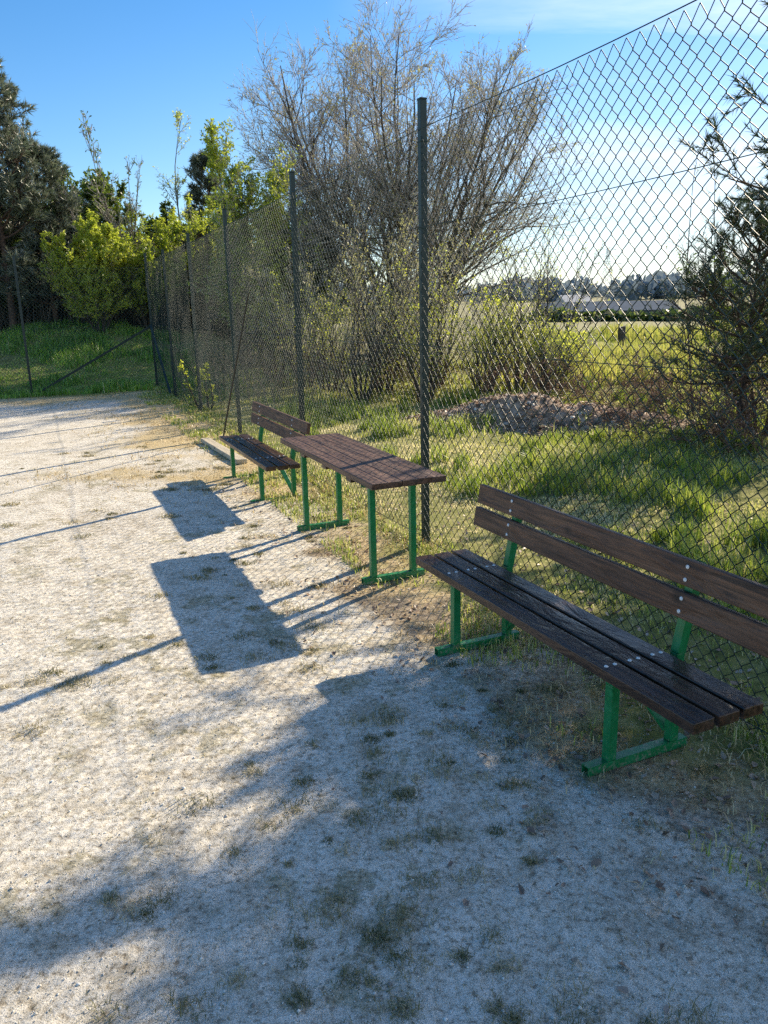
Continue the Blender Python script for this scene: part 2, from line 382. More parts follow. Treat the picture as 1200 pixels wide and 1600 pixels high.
def ground_mat():
    m, nt, out = new_mat('ground_sand_and_turf')
    tc = nd(nt, 'ShaderNodeTexCoord'); V = tc.outputs['Object']
    def noise(s, det=6.0, rough=0.6, dist=0.0):
        n = nd(nt, 'ShaderNodeTexNoise', i_Scale=s, i_Detail=det, i_Roughness=rough, i_Distortion=dist); nt.links.new(V, n.inputs['Vector']); return n.outputs['Fac']
    def rmp(f, st):
        r = ramp(nt, st); nt.links.new(f, r.inputs[0]); return r.outputs[0]
    def att(k): return nd(nt, 'ShaderNodeAttribute', attribute_name=k).outputs['Fac']
    n_big, n_mid, n_fine, n_grain = noise(0.9), noise(6, 8, 0.7), noise(45, 6, 0.7), noise(230, 4, 0.8)
    sand = rmp(n_big, [(0.3, (0.82, 0.75, 0.64)), (0.7, (0.93, 0.87, 0.77))])
    sand = mixc(nt, 1.0, sand, rmp(n_mid, [(0.34, (0.66, 0.63, 0.57)), (0.5, (0.97, 0.97, 0.96)), (0.66, (1.04, 1.04, 1.04))]), 'MULTIPLY')
    sand = mixc(nt, 1.0, sand, rmp(n_fine, [(0.34, (0.40, 0.36, 0.31)), (0.46, (0.86, 0.84, 0.80)), (0.58, (1.06, 1.06, 1.06))]), 'MULTIPLY')
    sand = mixc(nt, 1.0, sand, rmp(n_grain, [(0.36, (0.42, 0.40, 0.36)), (0.48, (0.90, 0.90, 0.89)), (0.6, (1.10, 1.10, 1.10))]), 'MULTIPLY')
    def masked(attr, nz, lo, hi):
        a = nd(nt, 'ShaderNodeMath', operation='ADD'); nt.links.new(att(attr), a.inputs[0]); nt.links.new(nz, a.inputs[1])
        r = nd(nt, 'ShaderNodeMapRange', clamp=True); r.inputs['From Min'].default_value = lo; r.inputs['From Max'].default_value = hi
        nt.links.new(a.outputs[0], r.inputs[0]); return r.outputs[0]
    dry = rmp(n_fine, [(0.3, (0.26, 0.17, 0.08)), (0.5, (0.58, 0.45, 0.24)), (0.7, (0.75, 0.63, 0.42))])
    moss = rmp(n_fine, [(0.32, (0.09, 0.075, 0.035)), (0.5, (0.27, 0.23, 0.10)), (0.7, (0.55, 0.48, 0.30))])
    soil = rmp(n_mid, [(0.3, (0.09, 0.10, 0.03)), (0.5, (0.24, 0.24, 0.07)), (0.72, (0.50, 0.43, 0.20))])
    far = rmp(n_big, [(0.35, (0.22, 0.22, 0.08)), (0.65, (0.36, 0.31, 0.19))])
    n_pat = noise(17, 7, 0.75)
    am = nd(nt, 'ShaderNodeMath', operation='MULTIPLY'); nt.links.new(att('mossy'), am.inputs[0]); am.inputs[1].default_value = 0.5
    a1 = nd(nt, 'ShaderNodeMath', operation='ADD'); nt.links.new(am.outputs[0], a1.inputs[0]); nt.links.new(n_pat, a1.inputs[1])
    r1 = nd(nt, 'ShaderNodeMapRange', clamp=True); r1.inputs['From Min'].default_value = 0.57; r1.inputs['From Max'].default_value = 0.82; r1.inputs['To Max'].default_value = 0.55; nt.links.new(a1.outputs[0], r1.inputs[0])
    c = mixc(nt, r1.outputs[0], sand, moss)
    dirt = rmp(n_fine, [(0.32, (0.10, 0.07, 0.045)), (0.5, (0.30, 0.235, 0.165)), (0.7, (0.52, 0.44, 0.33))])
    c = mixc(nt, masked('dirt', n_pat, 0.85, 1.35), c, dirt)
    c = mixc(nt, masked('dry', n_mid, 0.82, 1.25), c, dry)
    c = mixc(nt, masked('grassy', n_mid, 0.8, 1.15), c, soil)
    c = mixc(nt, att('remote'), c, far)
    p = nd(nt, 'ShaderNodeBsdfPrincipled', i_Roughness=0.95); p.inputs['Specular IOR Level'].default_value = 0.15
    nt.links.new(c, p.inputs['Base Color'])
    b1 = nd(nt, 'ShaderNodeBump', i_Strength=0.7, i_Distance=0.012); nt.links.new(n_fine, b1.inputs['Height'])
    b2 = nd(nt, 'ShaderNodeBump', i_Strength=0.8, i_Distance=0.004); nt.links.new(n_grain, b2.inputs['Height']); nt.links.new(b1.outputs[0], b2.inputs['Normal'])
    nt.links.new(b2.outputs[0], p.inputs['Normal'])
    nt.links.new(p.outputs[0], out.inputs[0])
    return m
ground_me.materials.append(ground_mat())
tag(link('ground', ground_me), kind='structure')

# ------------------------------------------------------------------ benches
ROTZ = -FA                                    # local x = across (towards meadow), local y = along the fence
TINT = lambda me, vals: me.attributes.new('tint', 'FLOAT', 'POINT').data.foreach_set('value', np.asarray(vals, dtype=np.float32))

def planks(name, mat, specs, parent, rot=None):
    """specs: (centre, size); one mesh, each plank with its own tint and slightly uneven"""
    mb = MB(); t = []
    for c, s in specs:
        n0 = len(mb.v); 
        c = (c[0] + random.uniform(-.0015, .0015), c[1] + random.uniform(-.006, .006), c[2] + random.uniform(-.0015, .0015))
        tw = random.uniform(-.012, .012); Rt = np.array([[math.cos(tw), 0, math.sin(tw)], [0, 1, 0], [-math.sin(tw), 0, math.cos(tw)]])
        mb.box(c, s, 0.0045, (np.array(rot) @ Rt) if rot is not None else Rt); t += [random.random()] * (len(mb.v) - n0)
    o = mb.build(name, mat, parent); TINT(o.data, t)
    return o

BOLT = None
def bolts(pts, nrm, parent):
    global BOLT
    for p in pts:
        if BOLT is None:
            mb = MB(); mb.disc((0, 0, 0), (0, 0, 1), 0.0085, 0.005); o = mb.build('bolt', M['steel'], parent, True); BOLT = o.data
        else: o = link('bolt', BOLT, parent)
        o.location = p
        o.rotation_euler = Vector(nrm).to_track_quat('Z', 'Y').to_euler()

def make_bench(label, u0, w0, zoff=0.0, turn=0.0):
    """u0,w0: near front corner of the seat"""
    loc = UW(u0, w0, zoff)
    t = thing('park_bench', label, 'bench', loc, ROTZ + turn, 'dark brown benches on green steel frames')
    ln, zs, th = 2.0, 0.443, 0.043
    seat = planks('seat', M['seat'], [((0.048 + i * 0.114, ln / 2, zs - th / 2), (0.094, ln, th)) for i in range(3)], t)
    lean = math.radians(9.0)
    cl, sl = math.cos(lean), math.sin(lean)
    rot = [[cl, 0, sl], [0, 1, 0], [-sl, 0, cl]]
    def bk(h): return 0.355 + 0.012 + sl * (h / cl), zs + h          # line of the backrest front face
    cs = []
    for h in (0.182, 0.309):
        x, z = bk(h); cs.append(((x, ln / 2, z), (0.034, ln, 0.106)))
    back = planks('backrest', M['back'], cs, t, rot)
    for y in (0.455, 1.665):
        mb = MB(); mb.bar((-0.05, y, 0.02), (0.455, y, 0.02), 0.04, hollow=True); mb.build('foot_bar', M['green'], t)
        mb = MB(); mb.bar((0.065, y, 0.0402), (0.065, y, zs - th - 0.0405), 0.04, up=(0, 1, 0)); mb.build('leg', M['green'], t)
        mb = MB(); mb.bar((0.385, y, 0.0402), (0.385, y, zs - 0.015), 0.04, up=(0, 1, 0)); mb.build('leg', M['green'], t)
        mb = MB(); mb.bar((0.045, y, zs - th - 0.0205), (0.3645, y, zs - th - 0.0205), 0.04); mb.build('seat_bearer', M['green'], t)
        h1 = 0.352
        mb = MB(); x0 = 0.387 + 0.0; mb.bar((x0, y, zs - 0.016), (x0 + 0.012 + sl * h1 / cl + 0.004, y, zs + h1), 0.04, up=(0, 1, 0), hollow=True); mb.build('backrest_support', M['green'], t)
    for y, s in ((0.455, 1), (1.665, -1)):
        mb = MB(); mb.bar((0.385, y + s * 0.024, 0.075), (0.30, y + s * 0.36, zs - th - 0.004), 0.012, 0.045, up=(1, 0, 0)); mb.build('brace', M['green'], t)
    sp = [(0.048 + i * 0.114 + dx, y, zs) for y in (0.455, 1.665) for i in range(3) for dx in (-0.021, 0.021)]
    bolts(sp, (0, 0, 1), seat)
    bp = []
    for y in (0.455, 1.665):
        for h in (0.182, 0.309):
            for dz in (-0.026, 0.026):
                x, z = bk(h); bp.append((x - 0.0175 * cl + sl * dz, y, z + dz * cl + 0.0175 * sl))
    bolts(bp, (-cl, 0, sl), back)
    return t

make_bench('nearest dark brown slatted bench on green legs, half in shade', 1.715, 1.812, 0.0, 0.022)
make_bench('distant dark brown bench behind the picnic table, beside a loose plank', 6.75, 1.745, -0.035)

# ------------------------------------------------------------------ table
tb = thing('picnic_table', 'narrow dark brown plank table on green steel legs between the benches', 'table', UW(5.285, 2.013), ROTZ)
zt = 0.738; tl = 1.985; pw = 0.1
tt = planks('tabletop', M['table'], [((-0.2075 + i * 0.104, 0, zt - 0.02), (0.1015, tl, 0.04)) for i in range(5)], tb)
for y in (-0.715, 0.715):
    mb = MB(); mb.bar((-0.225, y, 0.02), (0.225, y, 0.02), 0.04, hollow=True); mb.build('foot_bar', M['green'], tb)
    for x in (-0.146, 0.146):
        mb = MB(); mb.bar((x, y, 0.0402), (x, y, zt - 0.0805), 0.04, up=(0, 1, 0)); mb.build('leg', M['green'], tb)
    mb = MB(); mb.bar((-0.21, y, zt - 0.0605), (0.21, y, zt - 0.0605), 0.04, hollow=True); mb.build('crossbar', M['green'], tb)
for y in (-0.50, 0.50, 0.0):
    mb = MB(); mb.box((0, y, zt - 0.0625), (0.44, 0.085, 0.044), 0.003); o = mb.build('batten', M['seat'], tb); TINT(o.data, [random.random()] * len(o.data.vertices))

# ------------------------------------------------------------------ chain link fence
def wire_panel(name, a0, a1, zt0, zt1, parent, mat, period=0.084, r=0.0019, k=4, ph=0):
    """chain link in local YZ plane at x=0 from y=a0..a1"""
    hp = period / 2
    i0 = int(math.ceil(a0 / hp)); i1 = int(math.floor(a1 / hp))
    P0 = []; P1 = []
    for i in range(i0, i1):
        ya, yb = i * hp, (i + 1) * hp
        t = (ya - a0) / (a1 - a0)
        zt_ = zt0 + (zt1 - zt0) * t - 0.02 * math.sin(PI * t)
        nz = int((zt_ - 0.03) / hp)
        j = np.arange(nz + 1)
        y = np.where((j + i) % 2 == 0, ya - 0.0012, yb + 0.0012)
        z = 0.03 + j * hp
        z = np.where(j == nz, zt_, z)
        y = y + 0.004 * np.sin(z * 3.1 + ph + y * 0.7)
        bow = 0.010 * np.sin(y * 1.7 + z * 1.3 + ph) + 0.006 * np.sin(z * 4.3 + y * 2.9)
        x = np.where((j + i) % 2 == 0, -0.0021, 0.0021) + bow
        p = np.stack([x, y, z], axis=1)
        if k > 4:                                   # short upright knuckle at each crossing
            p = np.stack([p - np.array([0, 0, 0.0045]), p + np.array([0, 0, 0.0045])], 1).reshape(-1, 3)[1:-1]
        P0.append(p[:-1]); P1.append(p[1:])
    V, Qd = prisms(np.concatenate(P0), np.concatenate(P1), r, r, k)
    return link(name, make_mesh(name, V, [Qd], mat, True), parent)

def tube(name, pts, r, mat, parent, k=6):
    pts = np.array(pts, float); V, Qd = prisms(pts[:-1], pts[1:], r, r, k)
    return link(name, make_mesh(name, V, [Qd], mat, True), parent)

def fence_post(y, z, parent, h=3.06, lean=0.0, x=0.0):
    mb = MB(); mb.bar((x, y, -0.05), (x + lean, y, h), 0.05, up=(0, 1, 0), bev=0.004); o = mb.build('post', M['post'], parent)
    mb = MB(); mb.box((x + lean, y, h + 0.006), (0.054, 0.054, 0.012), 0.003); mb.build('cap', M['post'], o)
    for zz in (2.86, 2.3, 1.5, 0.1):
        mb = MB(); mb.box((x + lean * zz / h, y, zz), (0.058, 0.058, 0.008), 0.001); mb.build('clamp', M['wire'], o)
    return o

U1 = 5.2226
fence = thing('chain_link_fence', 'tall green chain link fence running along behind the benches and table', 'fence', UW(0, WF), ROTZ)
posts = [-1.3, 1.98, U1, U1 + 3.057, U1 + 6.114, U1 + 9.17, 17.25, 20.05]
for i, y in enumerate(posts):
    fence_post(y, 0, fence, [3.06, 3.06, 3.12, 3.12, 3.10, 3.05, 2.98, 3.10][i], [0, 0, 0, .02, -.01, .02, 0.0, 0.0][i])
MX = -0.031
for i in range(len(posts) - 1):
    a, b = posts[i], posts[i + 1]
    o = wire_panel('wire_mesh', a, b, 2.93 - 0.006 * i, 2.93 - 0.006 * (i + 1), fence, M['wire'], ph=i * 1.7, r=[.0022, .0022, .0021, .0018, .0015, .0014, .0014][i], k=[6, 6, 6, 4, 4, 4, 4][i]); o.location.x = MX
for zz, rr in ((2.935, 0.0028), (2.31, 0.0022), (1.505, 0.0022), (0.06, 0.0022)):
    pts = []
    for i in range(len(posts) - 1):
        for t in np.linspace(0, 1, 9)[:-1]:
            y = posts[i] + (posts[i + 1] - posts[i]) * t
            pts.append((MX - 0.004, y, zz * (1 - 0.0021 * max(0, y - U1) * (1 if zz > 2 else 0.5)) - 0.022 * math.sin(PI * t)))
    pts.append((MX - 0.004, posts[-1], zz * 0.969))
    tube('tension_wire', pts, rr, M['wire'], fence)
mb = MB(); mb.bar((-0.03, 20.0, 1.45), (-0.03, 17.75, 0.02), 0.045, up=(1, 0, 0)); mb.build('brace', M['post'], fence)

fe = thing('chain_link_fence', 'short end run of chain link fence in front of the grassy bank at left', 'fence', UW(20.05, WF), ROTZ + PI / 2 + 0.13)
# local y now runs to the left across the court end
eposts = [0.06, 2.85, 5.7, 8.55]
for y in eposts[1:]: fence_post(y, 0, fe, 3.0, 0.0)
for i in range(3):
    o = wire_panel('wire_mesh', eposts[i], eposts[i + 1], 2.78, 2.78, fe, M['wire'], ph=i, r=0.0024); o.location.x = -0.031
for zz in (2.78, 2.2, 1.45, 0.06):
    tube('tension_wire', [(-0.035, y, zz - 0.02 * math.sin(y * 1.1) ** 2) for y in np.linspace(0.06, 8.55, 30)], 0.003, M['wire'], fe)
mb = MB(); mb.bar((-0.03, 0.04, 1.42), (-0.03, 2.72, 0.03), 0.045, up=(1, 0, 0)); mb.build('brace', M['post'], fe)

# leaning rod, loose timber
rod = tube('leaning_pole', [UW(11.15, 2.28, -0.01), UW(10.17, 2.538, 1.97)], 0.012, M['rod'], None, 8)
tag(rod, 'thin dark metal pole leaning against the chain link fence beyond the far bench', 'pole')
mb = MB(); mb.box((0, 0, 0.03), (0.13, 1.85, 0.055), 0.006)
bo = mb.build('timber_plank', M['timber'], None, loc=UW(10.0, 2.02, 0.0)); bo.rotation_euler = (0, 0.03, ROTZ + 0.04); TINT(bo.data, [0.3] * len(bo.data.vertices))
tag(bo, 'pale loose timber plank lying on the ground beside the far bench', 'plank')

# ------------------------------------------------------------------ plants
def norm(v): return v / (np.linalg.norm(v, axis=-1, keepdims=True) + 1e-9)

def poly(P, D, Ln, nseg, wander, trop):
    """grow polylines; returns pts (n,nseg+1,3) and dirs (n,nseg,3)"""
    pts = [P]; ds = []; d = D; p = P
    step = (Ln / nseg)[:, None]
    for i in range(nseg):
        d = norm(d + rng.normal(size=d.shape) * wander + np.array([0, 0, trop]))
        p = p + d * step; pts.append(p); ds.append(d)
    return np.stack(pts, 1), np.stack(ds, 1)

def spawn(pts, ds, k, t0, t1, ang, angsd, flat=0.0):
    """k children per polyline; returns parent index, t, pos, dir"""
    n, s = ds.shape[0], ds.shape[1]
    pi = np.repeat(np.arange(n), k)
    t = rng.uniform(t0, t1, n * k)
    f = t * s; i = np.minimum(f.astype(int), s - 1); fr = (f - i)[:, None]
    p = pts[pi, i] * (1 - fr) + pts[pi, i + 1] * fr
    d = ds[pi, i]
    r = rand_unit(n * k)
    if flat: r[:, 2] *= (1 - flat); 
    pp = norm(r - d * (r * d).sum(1, keepdims=True))
    a = rng.normal(ang, angsd, n * k)[:, None]
    return pi, t, p, norm(d * np.cos(a) + pp * np.sin(a))

def poly_mesh(items):
    """items: (pts, r0 (n,), r1 factor, sides)"""
    Vs, Qs, b = [], [], 0
    for pts, r0, tf, k in items:
        n, s = pts.shape[0], pts.shape[1] - 1
        rad = r0[:, None] * (1 - (1 - tf) * np.linspace(0, 1, s + 1)[None, :])
        V, Qd = prisms(pts[:, :-1].reshape(-1, 3), pts[:, 1:].reshape(-1, 3), rad[:, :-1].ravel(), rad[:, 1:].ravel(), k)
        Vs.append(V); Qs.append(Qd + b); b += len(V)
    return np.concatenate(Vs), np.concatenate(Qs)

def plant(name, label, cat, x, y, stems, height, spread, l1, l2, l3=0, leaf=0.03, nleaf=3, leafmat='leaf', woodmat='bark', twigmat='twig',
          r0=0.05, lean=0.35, trop=(0.05, 0.06, 0.05), ang=(0.5, 0.6, 0.6), lenf=(0.5, 0.4, 0.4), baser=0.15, group=None, tw=0.006,
          t0=(0.25, 0.15, 0.1), wander=0.10, leaf_t=(0.15, 1.0), tint=(0, 1), nofork=False, asp=0.5, zoff=-0.05, hv=0.2, leafclump=0.6, woodname='trunk', dome=0.0):
    z = float(terrain(np.array(x), np.array(y))) + zoff
    root = thing(name, label, cat, (x, y, z), rng.uniform(0, 6.28), group)
    az = rng.uniform(0, 2 * PI, stems)
    if stems > 1: az = np.arange(stems) * 2.39996 + rng.uniform(-.4, .4, stems)
    rr = baser * np.sqrt(rng.uniform(0, 1, stems))
    P = np.stack([rr * np.cos(az), rr * np.sin(az), np.zeros(stems)], 1)
    la = lean * np.sqrt((np.arange(stems) + rng.uniform(0.1, 0.9, stems)) / stems) if stems > 1 else np.array([lean * 0.15])
    D0 = norm(np.stack([np.sin(la) * np.cos(az), np.sin(la) * np.sin(az), np.cos(la)], 1))
    Ln = height * rng.uniform(1 - hv, 1.0, stems) / np.cos(la * 0.7) * (1 - dome * (la / max(lean, 1e-3)) ** 1.5)
    p0, d0 = poly(P, D0, Ln, 9, wander * 0.6, trop[0])
    R0 = r0 * rng.uniform(0.6, 1, stems)
    wood = [(p0, R0, 0.12, 6)]
    pi, t, p, d = spawn(p0, d0, l1, t0[0], 0.98, ang[0], 0.18)
    L1 = spread * lenf[0] * (1.15 - 0.75 * t) * rng.uniform(0.6, 1.2, len(t)) 
    p1, d1 = poly(p, d, L1, 6, wander, trop[1])
    R1 = np.maximum(R0[pi] * (1 - 0.88 * t) * 0.5, tw)
    wood.append((p1, R1, 0.25, 4))
    tips, tdir = p1, d1
    twigs = []
    pi, t, p, d = spawn(p1, d1, l2, t0[1], 1.0, ang[1], 0.2)
    L2 = L1[pi] * lenf[1] * (1.1 - 0.5 * t) * rng.uniform(0.5, 1.3, len(t))
    p2, d2 = poly(p, d, L2, 4, wander * 1.3, trop[2])
    twigs.append((p2, np.full(len(p2), tw * 0.8), 0.45, 3)); tips, tdir = p2, d2
    if l3:
        pi, t, p, d = spawn(p2, d2, l3, t0[2], 1.0, ang[2], 0.2)
        L3 = L2[pi] * lenf[2] * rng.uniform(0.6, 1.4, len(t))
        p3, d3 = poly(p, d, L3, 2, wander * 1.3, trop[2])
        twigs.append((p3, np.full(len(p3), tw * 0.6), 0.5, 3)); tips, tdir = p3, d3
    own = nleaf and name != 'weed'
    if not own: wood += twigs
    V, Qd = poly_mesh(wood); link(woodname, make_mesh(woodname, V, [Qd], M[woodmat], True), root)
    if own:
        V, Qd = poly_mesh(twigs); link('twigs', make_mesh('twigs', V, [Qd], M[twigmat], True), root)
    if nleaf:
        pi, t, p, d = spawn(tips, tdir, nleaf, leaf_t[0], leaf_t[1], 0.9, 0.3)
        # clumps: keep more leaves where a low frequency noise says so
        nz = vnoise(p[:, 0] * 2.2 + 50, p[:, 2] * 2.2 + p[:, 1] * 1.7 + 50, 5)
        keep = rng.uniform(0, 1, len(p)) < (1 - leafclump) + leafclump * sstep(0.25, 0.7, nz) 
        p = p[keep]; d = d[keep]; nz = nz[keep]
        V, Qd = leaves(p, leaf, D=d, asp=asp)
        tn = np.clip(tint[0] + (tint[1] - tint[0]) * (0.55 * rng.uniform(0, 1, len(p)) + 0.45 * nz), 0, 1)
        link('crown', make_mesh('crown', V, [Qd], M[leafmat], False, {'tint': np.repeat(tn, 4)}), root)
    return root

def pine(name, label, x, y, height, radius, whorls, per, k2, k3, needles, nlen, nwid, mat='needle', r0=0.09, z0=0.12, group=None, seed=0, droop=0.0, round_=0.6, up=0.07, zoff=-0.05, tint=(0, 1), bias=(0.0, 0.0)):
    z = float(terrain(np.array(x), np.array(y))) + zoff
    root = thing(name, label, 'pine tree', (x, y, z), 0.0, group)
    p0, d0 = poly(np.zeros((1, 3)), np.array([[0.02, 0.01, 1.0]]), np.array([height]), 14, 0.025, 0.05)
    t = []
    for i in range(whorls):
        tt = z0 + (1 - z0) * (i + 0.5) / whorls
        t += [tt + rng.uniform(-.25, .25) * (1 - z0) / whorls for _ in range(per)]
    t = np.clip(np.array(t), 0, 0.995); n = len(t)
    f = t * 14; i = np.minimum(f.astype(int), 13); fr = (f - i)[:, None]
    p = p0[0, i] * (1 - fr) + p0[0, i + 1] * fr
    az = np.arange(n) * (2 * PI / per) + np.repeat(rng.uniform(0, 6.28, whorls), per) + rng.normal(0, 0.25, n)
    rel = (t - z0) / (1 - z0)
    el = 0.05 + 0.75 * rel ** 1.5 + rng.normal(0, 0.1, n) - droop
    d = np.stack([np.cos(az) * np.cos(el), np.sin(az) * np.cos(el), np.sin(el)], 1)
    prof = np.sqrt(np.clip(1 - rel ** 1.5, 0.02, 1)) * (1 - round_ * (1 - rel) ** 2 * 0.5)
    if bias[1]: prof = (1 - rel) ** 0.62 + 0.04
    L1 = radius * prof * rng.uniform(0.65, 1.15, n) * (1 + bias[1] * np.cos(az - bias[0]))
    p1, d1 = poly(p, d, L1, 6, 0.06, up)
    R1 = 0.012 + r0 * 0.28 * (1 - rel * 0.7)
    wood = [(p0, np.array([r0]), 0.12, 8), (p1, R1, 0.2, 5)]
    pi, tb_, p, d = spawn(p1, d1, k2, 0.25, 1.0, 0.75, 0.15, 0.55)
    L2 = L1[pi] * 0.42 * (1.15 - 0.7 * tb_) * rng.uniform(0.6, 1.25, len(pi)) + 0.08
    p2, d2 = poly(p, d, L2, 4, 0.08, up)
    wood.append((p2, np.full(len(p2), 0.008), 0.4, 4))
    pi, tb_, p, d = spawn(p2, d2, k3, 0.25, 1.0, 0.7, 0.2, 0.4)
    L3 = (L2[pi] * 0.35 + 0.06) * rng.uniform(0.6, 1.2, len(pi))
    p3, d3 = poly(p, d, L3, 3, 0.06, up * 1.5)
    wood.append((p3, np.full(len(p3), 0.0045), 0.6, 3))
    V, Qd = poly_mesh(wood); link('trunk', make_mesh('trunk', V, [Qd], M['pinebark'], True), root)
    # needles on outer half of the shoots
    A, Bd = np.concatenate([p3, p2[:, 1:, :]]), np.concatenate([d3, d2[:, 1:, :]]) 
    C, tn = [], []
    pi, tt, p, d = spawn(A, Bd, needles, 0.2, 1.0, 0.65, 0.25)
    ln = nlen * rng.uniform(0.65, 1.15, len(p))[:, None]
    sd = norm(np.cross(d, rand_unit(len(p)))) * (nwid * 0.5)
    V = np.stack([p - sd, p + sd, p + d * ln], 1).reshape(-1, 3)
    base = rng.uniform(0, 1, len(A))[pi] * 0.6 + rng.uniform(0, 0.4, len(p))
    base = tint[0] + (tint[1] - tint[0]) * base
    link('crown', make_mesh('crown', V, [np.arange(len(p) * 3).reshape(-1, 3)], M[mat], False, {'tint': np.repeat(base, 3)}), root)
    return root

# shade-giving pine just right of the view, its limbs reaching in over the fence
pine('pine_tree', 'pine whose needled limbs reach in at the upper right above the fence', 5.9, 7.45, 4.85, 1.95, 14, 9, 10, 5, 62, 0.095, 0.0085, bias=(2.27, 0.25), r0=0.1, z0=0.5, round_=0.5, up=0.05)
# young pine behind the fence on the right
pine('young_pine', 'bushy young pine behind the fence at right, darkest green shape by the meadow', 4.5, 9.8, 2.45, 1.35, 8, 5, 8, 4, 18, 0.085, 0.007, r0=0.05, z0=0.28, round_=0.2, up=0.09)
# pines at left
gl = 'pines at the edge of the left wood'
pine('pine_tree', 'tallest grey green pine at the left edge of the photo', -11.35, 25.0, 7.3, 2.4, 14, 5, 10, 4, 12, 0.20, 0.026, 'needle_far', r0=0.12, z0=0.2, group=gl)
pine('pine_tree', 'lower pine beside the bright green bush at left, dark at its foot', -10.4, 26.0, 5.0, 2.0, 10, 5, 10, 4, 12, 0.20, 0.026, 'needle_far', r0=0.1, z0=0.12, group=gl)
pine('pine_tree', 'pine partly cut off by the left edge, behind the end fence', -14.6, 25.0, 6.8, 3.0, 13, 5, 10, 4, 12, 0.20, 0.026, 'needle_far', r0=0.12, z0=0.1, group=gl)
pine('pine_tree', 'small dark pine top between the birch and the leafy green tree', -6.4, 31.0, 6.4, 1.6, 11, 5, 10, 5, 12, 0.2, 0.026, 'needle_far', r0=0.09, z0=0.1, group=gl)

# big bare willow
plant('willow_tree', 'huge many-stemmed bare willow filling the middle of the sky', 'tree', 0.65, 27.0, 22, 10.6, 7.0, 19, 12, 5, leaf=0.07, nleaf=1, leafmat='bud',
      woodmat='bark', twigmat='twig', r0=0.13, lean=0.60, dome=0.30, hv=0.12, trop=(0.05, 0.09, 0.07), ang=(0.85, 0.62, 0.5), lenf=(0.58, 0.42, 0.5), baser=0.8, tw=0.0095, t0=(0.18, 0.12, 0.15), leaf_t=(0.5, 1), leafclump=0.8, wander=0.15)
# slim yellow birch in front of the willow's left part
plant('birch_tree', 'slim yellow leaved birch in front of the left half of the willow', 'tree', -1.75, 21.5, 1, 6.6, 2.4, 26, 8, 3, leaf=0.06, nleaf=2, leafmat='leaf', woodmat='birchbark', r0=0.06, trop=(0.05, 0.0, -0.06), ang=(0.6, 0.6, 0.6), tw=0.006, tint=(0.3, 1))
plant('birch_tree', 'pale thin birch with airy top rising above the bushes at left', 'tree', -7.3, 30.0, 1, 7.4, 2.6, 30, 8, 3, leaf=0.07, nleaf=2, leafmat='leaf', woodmat='birchbark', r0=0.06, trop=(0.05, 0.02, 0.0), ang=(0.6, 0.6, 0.6), tw=0.007, tint=(0.4, 1), leafclump=0.4)
# leafy trees and bushes at left and behind the fence corner
def bush(label, x, y, h, sp, mat='leaf', leaf=0.07, nl=5, stems=7, l1=14, l2=9, tint=(0, 1), name='leafy_bush', group='spring green bushes beyond the court', clump=0.7, lean=0.5, **kw):
    return plant(name, label, 'bush', x, y, stems, h, sp, l1, l2, 0, leaf=leaf, nleaf=nl, leafmat=mat, woodmat='bark', twigmat='twig', r0=0.03, lean=lean, tint=tint, group=group, leafclump=clump, t0=(0.1, 0.1, 0.1), **kw)

bush('bright green bush beside the pines at left, behind the end fence', -8.5, 24.5, 3.3, 2.3, 'leaf', 0.075, 22, 12, 20, 12, (0.4, 1))
bush('lower dark green bush in front of the bare saplings at left', -7.3, 25.5, 2.8, 2.4, 'leaf', 0.075, 18, 9, 18, 11, (0.1, 0.8))
bush('sunlit yellow green bush just left of the fence corner post', -7.0, 28.0, 3.9, 2.6, 'leaf', 0.075, 18, 10, 20, 11, (0.25, 1))
bush('broad yellow green bush behind the far end of the fence', -5.4, 27.5, 4.3, 2.8, 'leaf', 0.075, 18, 10, 20, 11, (0.2, 1))
plant('leafy_tree', 'fresh green leafy tree at the left foot of the willow', 'tree', -3.9, 23.0, 6, 6.0, 3.4, 30, 12, 4, leaf=0.075, nleaf=4, leafmat='leaf', woodmat='bark', r0=0.06, lean=0.28, trop=(0.05, 0.06, 0.02), tint=(0.1, 0.9), tw=0.006, leafclump=0.55, t0=(0.12, 0.1, 0.1))
plant('bare_sapling', 'bare sapling with dotted buds against the sky at left', 'tree', -8.3, 26.5, 5, 6.2, 2.8, 18, 7, 2, leaf=0.09, nleaf=1, leafmat='leaf_dark', woodmat='bark', r0=0.05, lean=0.28, trop=(0.06, 0.12, 0.1), tw=0.009, leafclump=0.5)
plant('bare_sapling', 'thin bare sapling above the young pine at right', 'tree', 5.15, 12.8, 2, 4.5, 1.8, 12, 5, 2, leaf=0.03, nleaf=1, leafmat='bud', woodmat='bark', r0=0.02, lean=0.15, trop=(0.05, 0.10, 0.08), tw=0.004)
